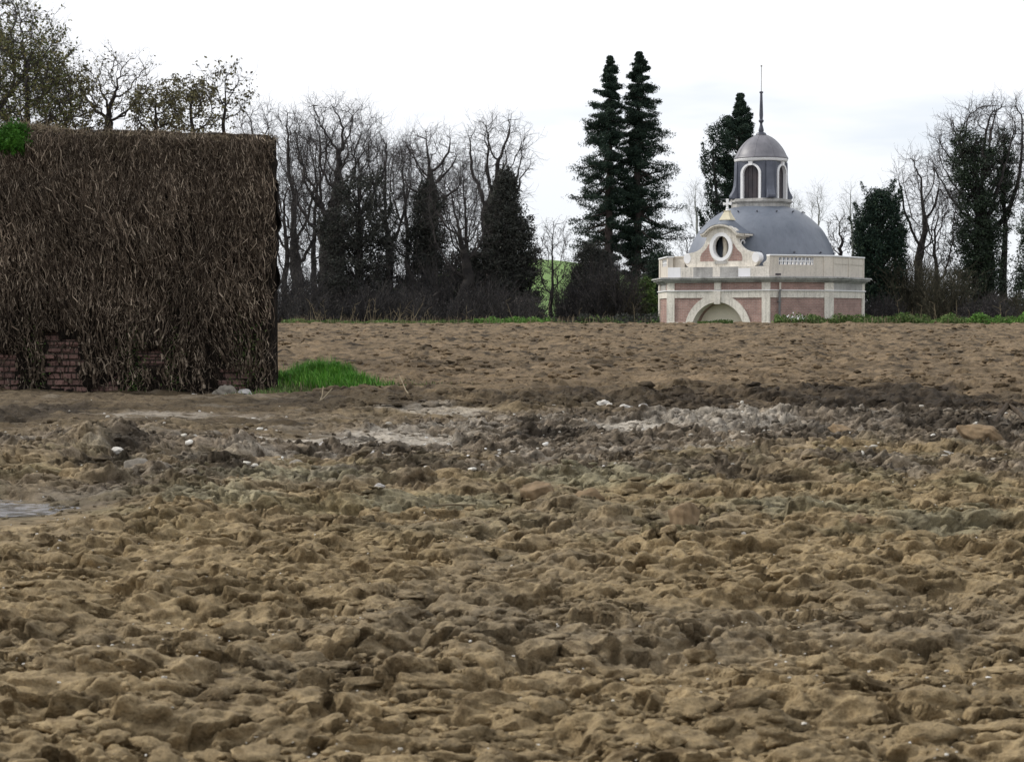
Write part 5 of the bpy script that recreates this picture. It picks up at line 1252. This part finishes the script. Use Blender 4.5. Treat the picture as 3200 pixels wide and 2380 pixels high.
def sq(h, z): return [(ap.x + a * h, ap.y + b * h, z) for a, b in ((-1, -1), (1, -1), (1, 1), (-1, 1))]
lv = [(.26, 5.16), (.25, 5.20), (.19, 5.32), (.13, 5.46), (.10, 5.52), (.12, 5.54), (.12, 5.57)]
vs = [p for h, z in lv for p in sq(h, z)]
m.add(vs, [(j * 4 + i, j * 4 + (i + 1) % 4, (j + 1) * 4 + (i + 1) % 4, (j + 1) * 4 + i) for j in range(len(lv) - 1) for i in range(4)] + [tuple(range(len(vs) - 4, len(vs)))]); m.build('finial_block', YELLOW, gb)
Mc = Matrix.Translation((ap.x, ap.y, 5.57)) @ Matrix.Rotation(R(6), 4, 'Y')
m = MB(); m.lathe([(.09, 5.57), (.06, 5.62), (.075, 5.66), (.03, 5.72)], 12, (ap.x, ap.y))
cr = [(-.035, .10), (.035, .10), (.035, .26), (.18, .23), (.20, .36), (.035, .32), (.06, .50), (-.06, .50), (-.035, .32), (-.19, .36), (-.18, .23), (-.035, .26)]
Mf = Matrix.Translation((ap.x, ap.y, 5.56)) @ Matrix(((1, 0, 0, 0), (0, -1, 0, 0), (0, 0, 1, 0), (0, 0, 0, 1)))
m.plate(cr, Mf, -.04, .04); m.build('cross', WHITE, gb)
bpy.data.objects.remove(fin)

# main dome
def spline(pts, n=6):
    out = []; P_ = [pts[0]] + list(pts) + [pts[-1]]
    for i in range(1, len(P_) - 2):
        p0, p1, p2, p3 = (np.array(P_[i + k]) for k in (-1, 0, 1, 2))
        for j in range(n):
            t = j / n; out.append(tuple(.5 * ((2 * p1) + (-p0 + p2) * t + (2 * p0 - 5 * p1 + 4 * p2 - p3) * t * t + (-p0 + 3 * p1 - 3 * p2 + p3) * t ** 3)))
    out.append(tuple(pts[-1])); return out
dome = [(3.34, 2.76), (3.30, 3.22), (3.22, 3.66), (3.10, 4.02), (2.95, 4.36), (2.70, 4.80), (2.46, 5.08), (2.15, 5.36), (1.80, 5.60), (1.50, 5.75), (1.18, 5.86)]
m = MB(); m.lathe(spline(dome, 5), 96); m.build('dome', LEAD, ch, True, 0, 40)
hk = MB()
for i in range(14):
    a = 2 * math.pi * (i + .3) / 14
    m = MB(); c, s_ = math.cos(a), math.sin(a); r0 = 1.84; m.tube([(c * r0, s_ * r0, 5.55), (c * (r0 + .05), s_ * (r0 + .05), 5.62), (c * (r0 + .10), s_ * (r0 + .10), 5.60)], .028, 6); m.build('roof_hook', IRON, ch, True)
for i in range(14):
    a = 2 * math.pi * (i + .5) / 14; m = MB(); c, s_ = math.cos(a), math.sin(a); r0 = 3.16
    m.tube([(c * r0, s_ * r0, 3.76), (c * (r0 + .07), s_ * (r0 + .07), 3.84), (c * (r0 + .11), s_ * (r0 + .11), 3.80)], .028, 6); m.build('roof_hook', IRON, ch, True)

# lantern
ln = empty('lantern'); ln.parent = ch
def octa(a, h): return [(-h, -a), (h, -a), (a, -h), (a, h), (h, a), (-h, a), (-a, h), (-a, -h)]
LB = octa(1.06, .60)
m = MB(); m.prism(offset(LB, .06), 5.80, 6.00); m.prism(offset(LB, .10), 6.00, 6.05); m.prism(offset(LB, .15), 6.05, 6.13); m.prism(offset(LB, .10), 6.13, 6.19); m.build('lantern_base', CONCRETE, ln, bevel=.01)
LO = octa(.98, .58)
LF = [frame(LO[i], LO[(i + 1) % 8]) for i in range(8)]
cor = MB(); cor.prism(octa(.80, .45), 6.19, 7.8); cor.build('lantern_core', DARK, ln)
m = MB()
for i in range(8):
    M, L = LF[i]; h = L / 2
    if i % 2: fb2(m, M, -h - .02, h + .02, 6.19, 7.80, -.16, 0)
    else:
        aI = [(.38 * math.cos(math.pi * (1 - k / 20)), 7.26 + .38 * math.sin(math.pi * (1 - k / 20))) for k in range(21)]
        ou = [rect_hit(math.pi * (1 - k / 20), 7.26, h, 7.80) for k in range(21)]
        m.strip([(-.38, 6.19)] + aI + [(.38, 6.19)], [(-h, 6.19)] + ou + [(h, 6.19)], M, -.16, 0, False)
        for sg in (-1, 1): 
            ia = [o for o in ou if abs(abs(o[0]) - h) < 1e-6 and o[0] * sg > 0]; ib = [o for o in ou if abs(o[1] - 7.8) < 1e-6 and o[0] * sg > 0]
            if ia and ib: m.plate([max(ia, key=lambda q: q[1]), (sg * h, 7.8), max(ib, key=lambda q: abs(q[0]))], M, -.16, 0)
m.build('lantern_wall', SLATE, ln)
for i in (0, 2, 4, 6):
    M, L = LF[i]
    aI = [(.375 * math.cos(math.pi * (1 - k / 24)), 7.26 + .375 * math.sin(math.pi * (1 - k / 24))) for k in range(25)]; aO = [(.48 * math.cos(math.pi * (1 - k / 24)), 7.26 + .45 * math.sin(math.pi * (1 - k / 24))) for k in range(25)]
    m = MB(); m.strip([(-.375, 6.2)] + aI + [(.375, 6.2)], [(-.48, 6.2)] + aO + [(.48, 6.2)], M, -.1, .06, False); m.plate([(-.07, 7.62), (.07, 7.62), (.10, 7.80), (-.10, 7.80)], M, -.05, .10); m.build('arch_frame', WHITE, ln)
    m = MB()
    for k in range(4): fb2(m, M, -.37 + k * .19, -.37 + k * .19 + .17, 6.2, 7.6, -.14, -.12)
    m.build('dark_panel', DARK, ln)  # dark panels standing in for the unlit lantern interior
# consoles on the diagonals
for i in (1, 3, 5, 7):
    M, L = LF[i]; prof = [(0, 7.80), (.06, 7.78), (.07, 7.4), (.08, 7.0), (.11, 6.75), (.17, 6.55), (.25, 6.42), (.30, 6.33), (.29, 6.25), (.25, 6.20), (0, 6.20)]
    m = MB(); w2 = .17; n_ = len(prof)
    vs = [M @ Vector((-w2, d_, z)) for d_, z in prof] + [M @ Vector((w2, d_, z)) for d_, z in prof]
    m.add(vs, [tuple(range(n_)), tuple(range(n_, 2 * n_))[::-1]] + [(k, (k + 1) % n_, n_ + (k + 1) % n_, n_ + k) for k in range(n_)]); m.build('console', SLATE, ln, bevel=.008)
m = MB(); m.lathe([(1.05, 7.80), (1.14, 7.83), (1.17, 7.90), (1.16, 7.94)], 64); m.build('white_ring', WHITE, ln, True)
cup = [(1.18, 7.94), (1.175, 7.99), (1.10, 8.11), (1.02, 8.28), (.92, 8.44), (.80, 8.59), (.64, 8.75), (.46, 8.88), (.28, 8.97), (.12, 9.02)]
m = MB(); m.lathe(spline(cup, 4), 64); m.build('cupola', ZINC, ln, True, 0, 40)
m = MB()
for i in range(8):
    a = 2 * math.pi * (i + .25) / 8
    m.tube([(r0 * math.cos(a), r0 * math.sin(a), z + .004) for r0, z in spline(cup, 2)[1:]], .010, 5)
m.build('cupola_seams', ZINC, ln, True)
m = MB(); m.lathe([(.24, 9.00), (.20, 9.08), (.10, 9.13), (.12, 9.20), (.09, 9.32), (.055, 9.46), (.06, 9.52), (.11, 9.58), (.115, 9.62), (.07, 9.68), (.075, 9.75), (.085, 9.85), (.055, 10.72), (.05, 10.80), (.085, 10.82), (.085, 10.87), (.02, 10.90)], 20); m.build('spire', IRON, ln, True)
m = MB(); m.tube([(0, 0, 10.88), (0, 0, 11.97)], .016, 8); m.lathe([(.02, 11.95), (.04, 11.98), (.04, 12.01), (.01, 12.03)], 10); m.build('lightning_rod', CONCRETE, ln, True)
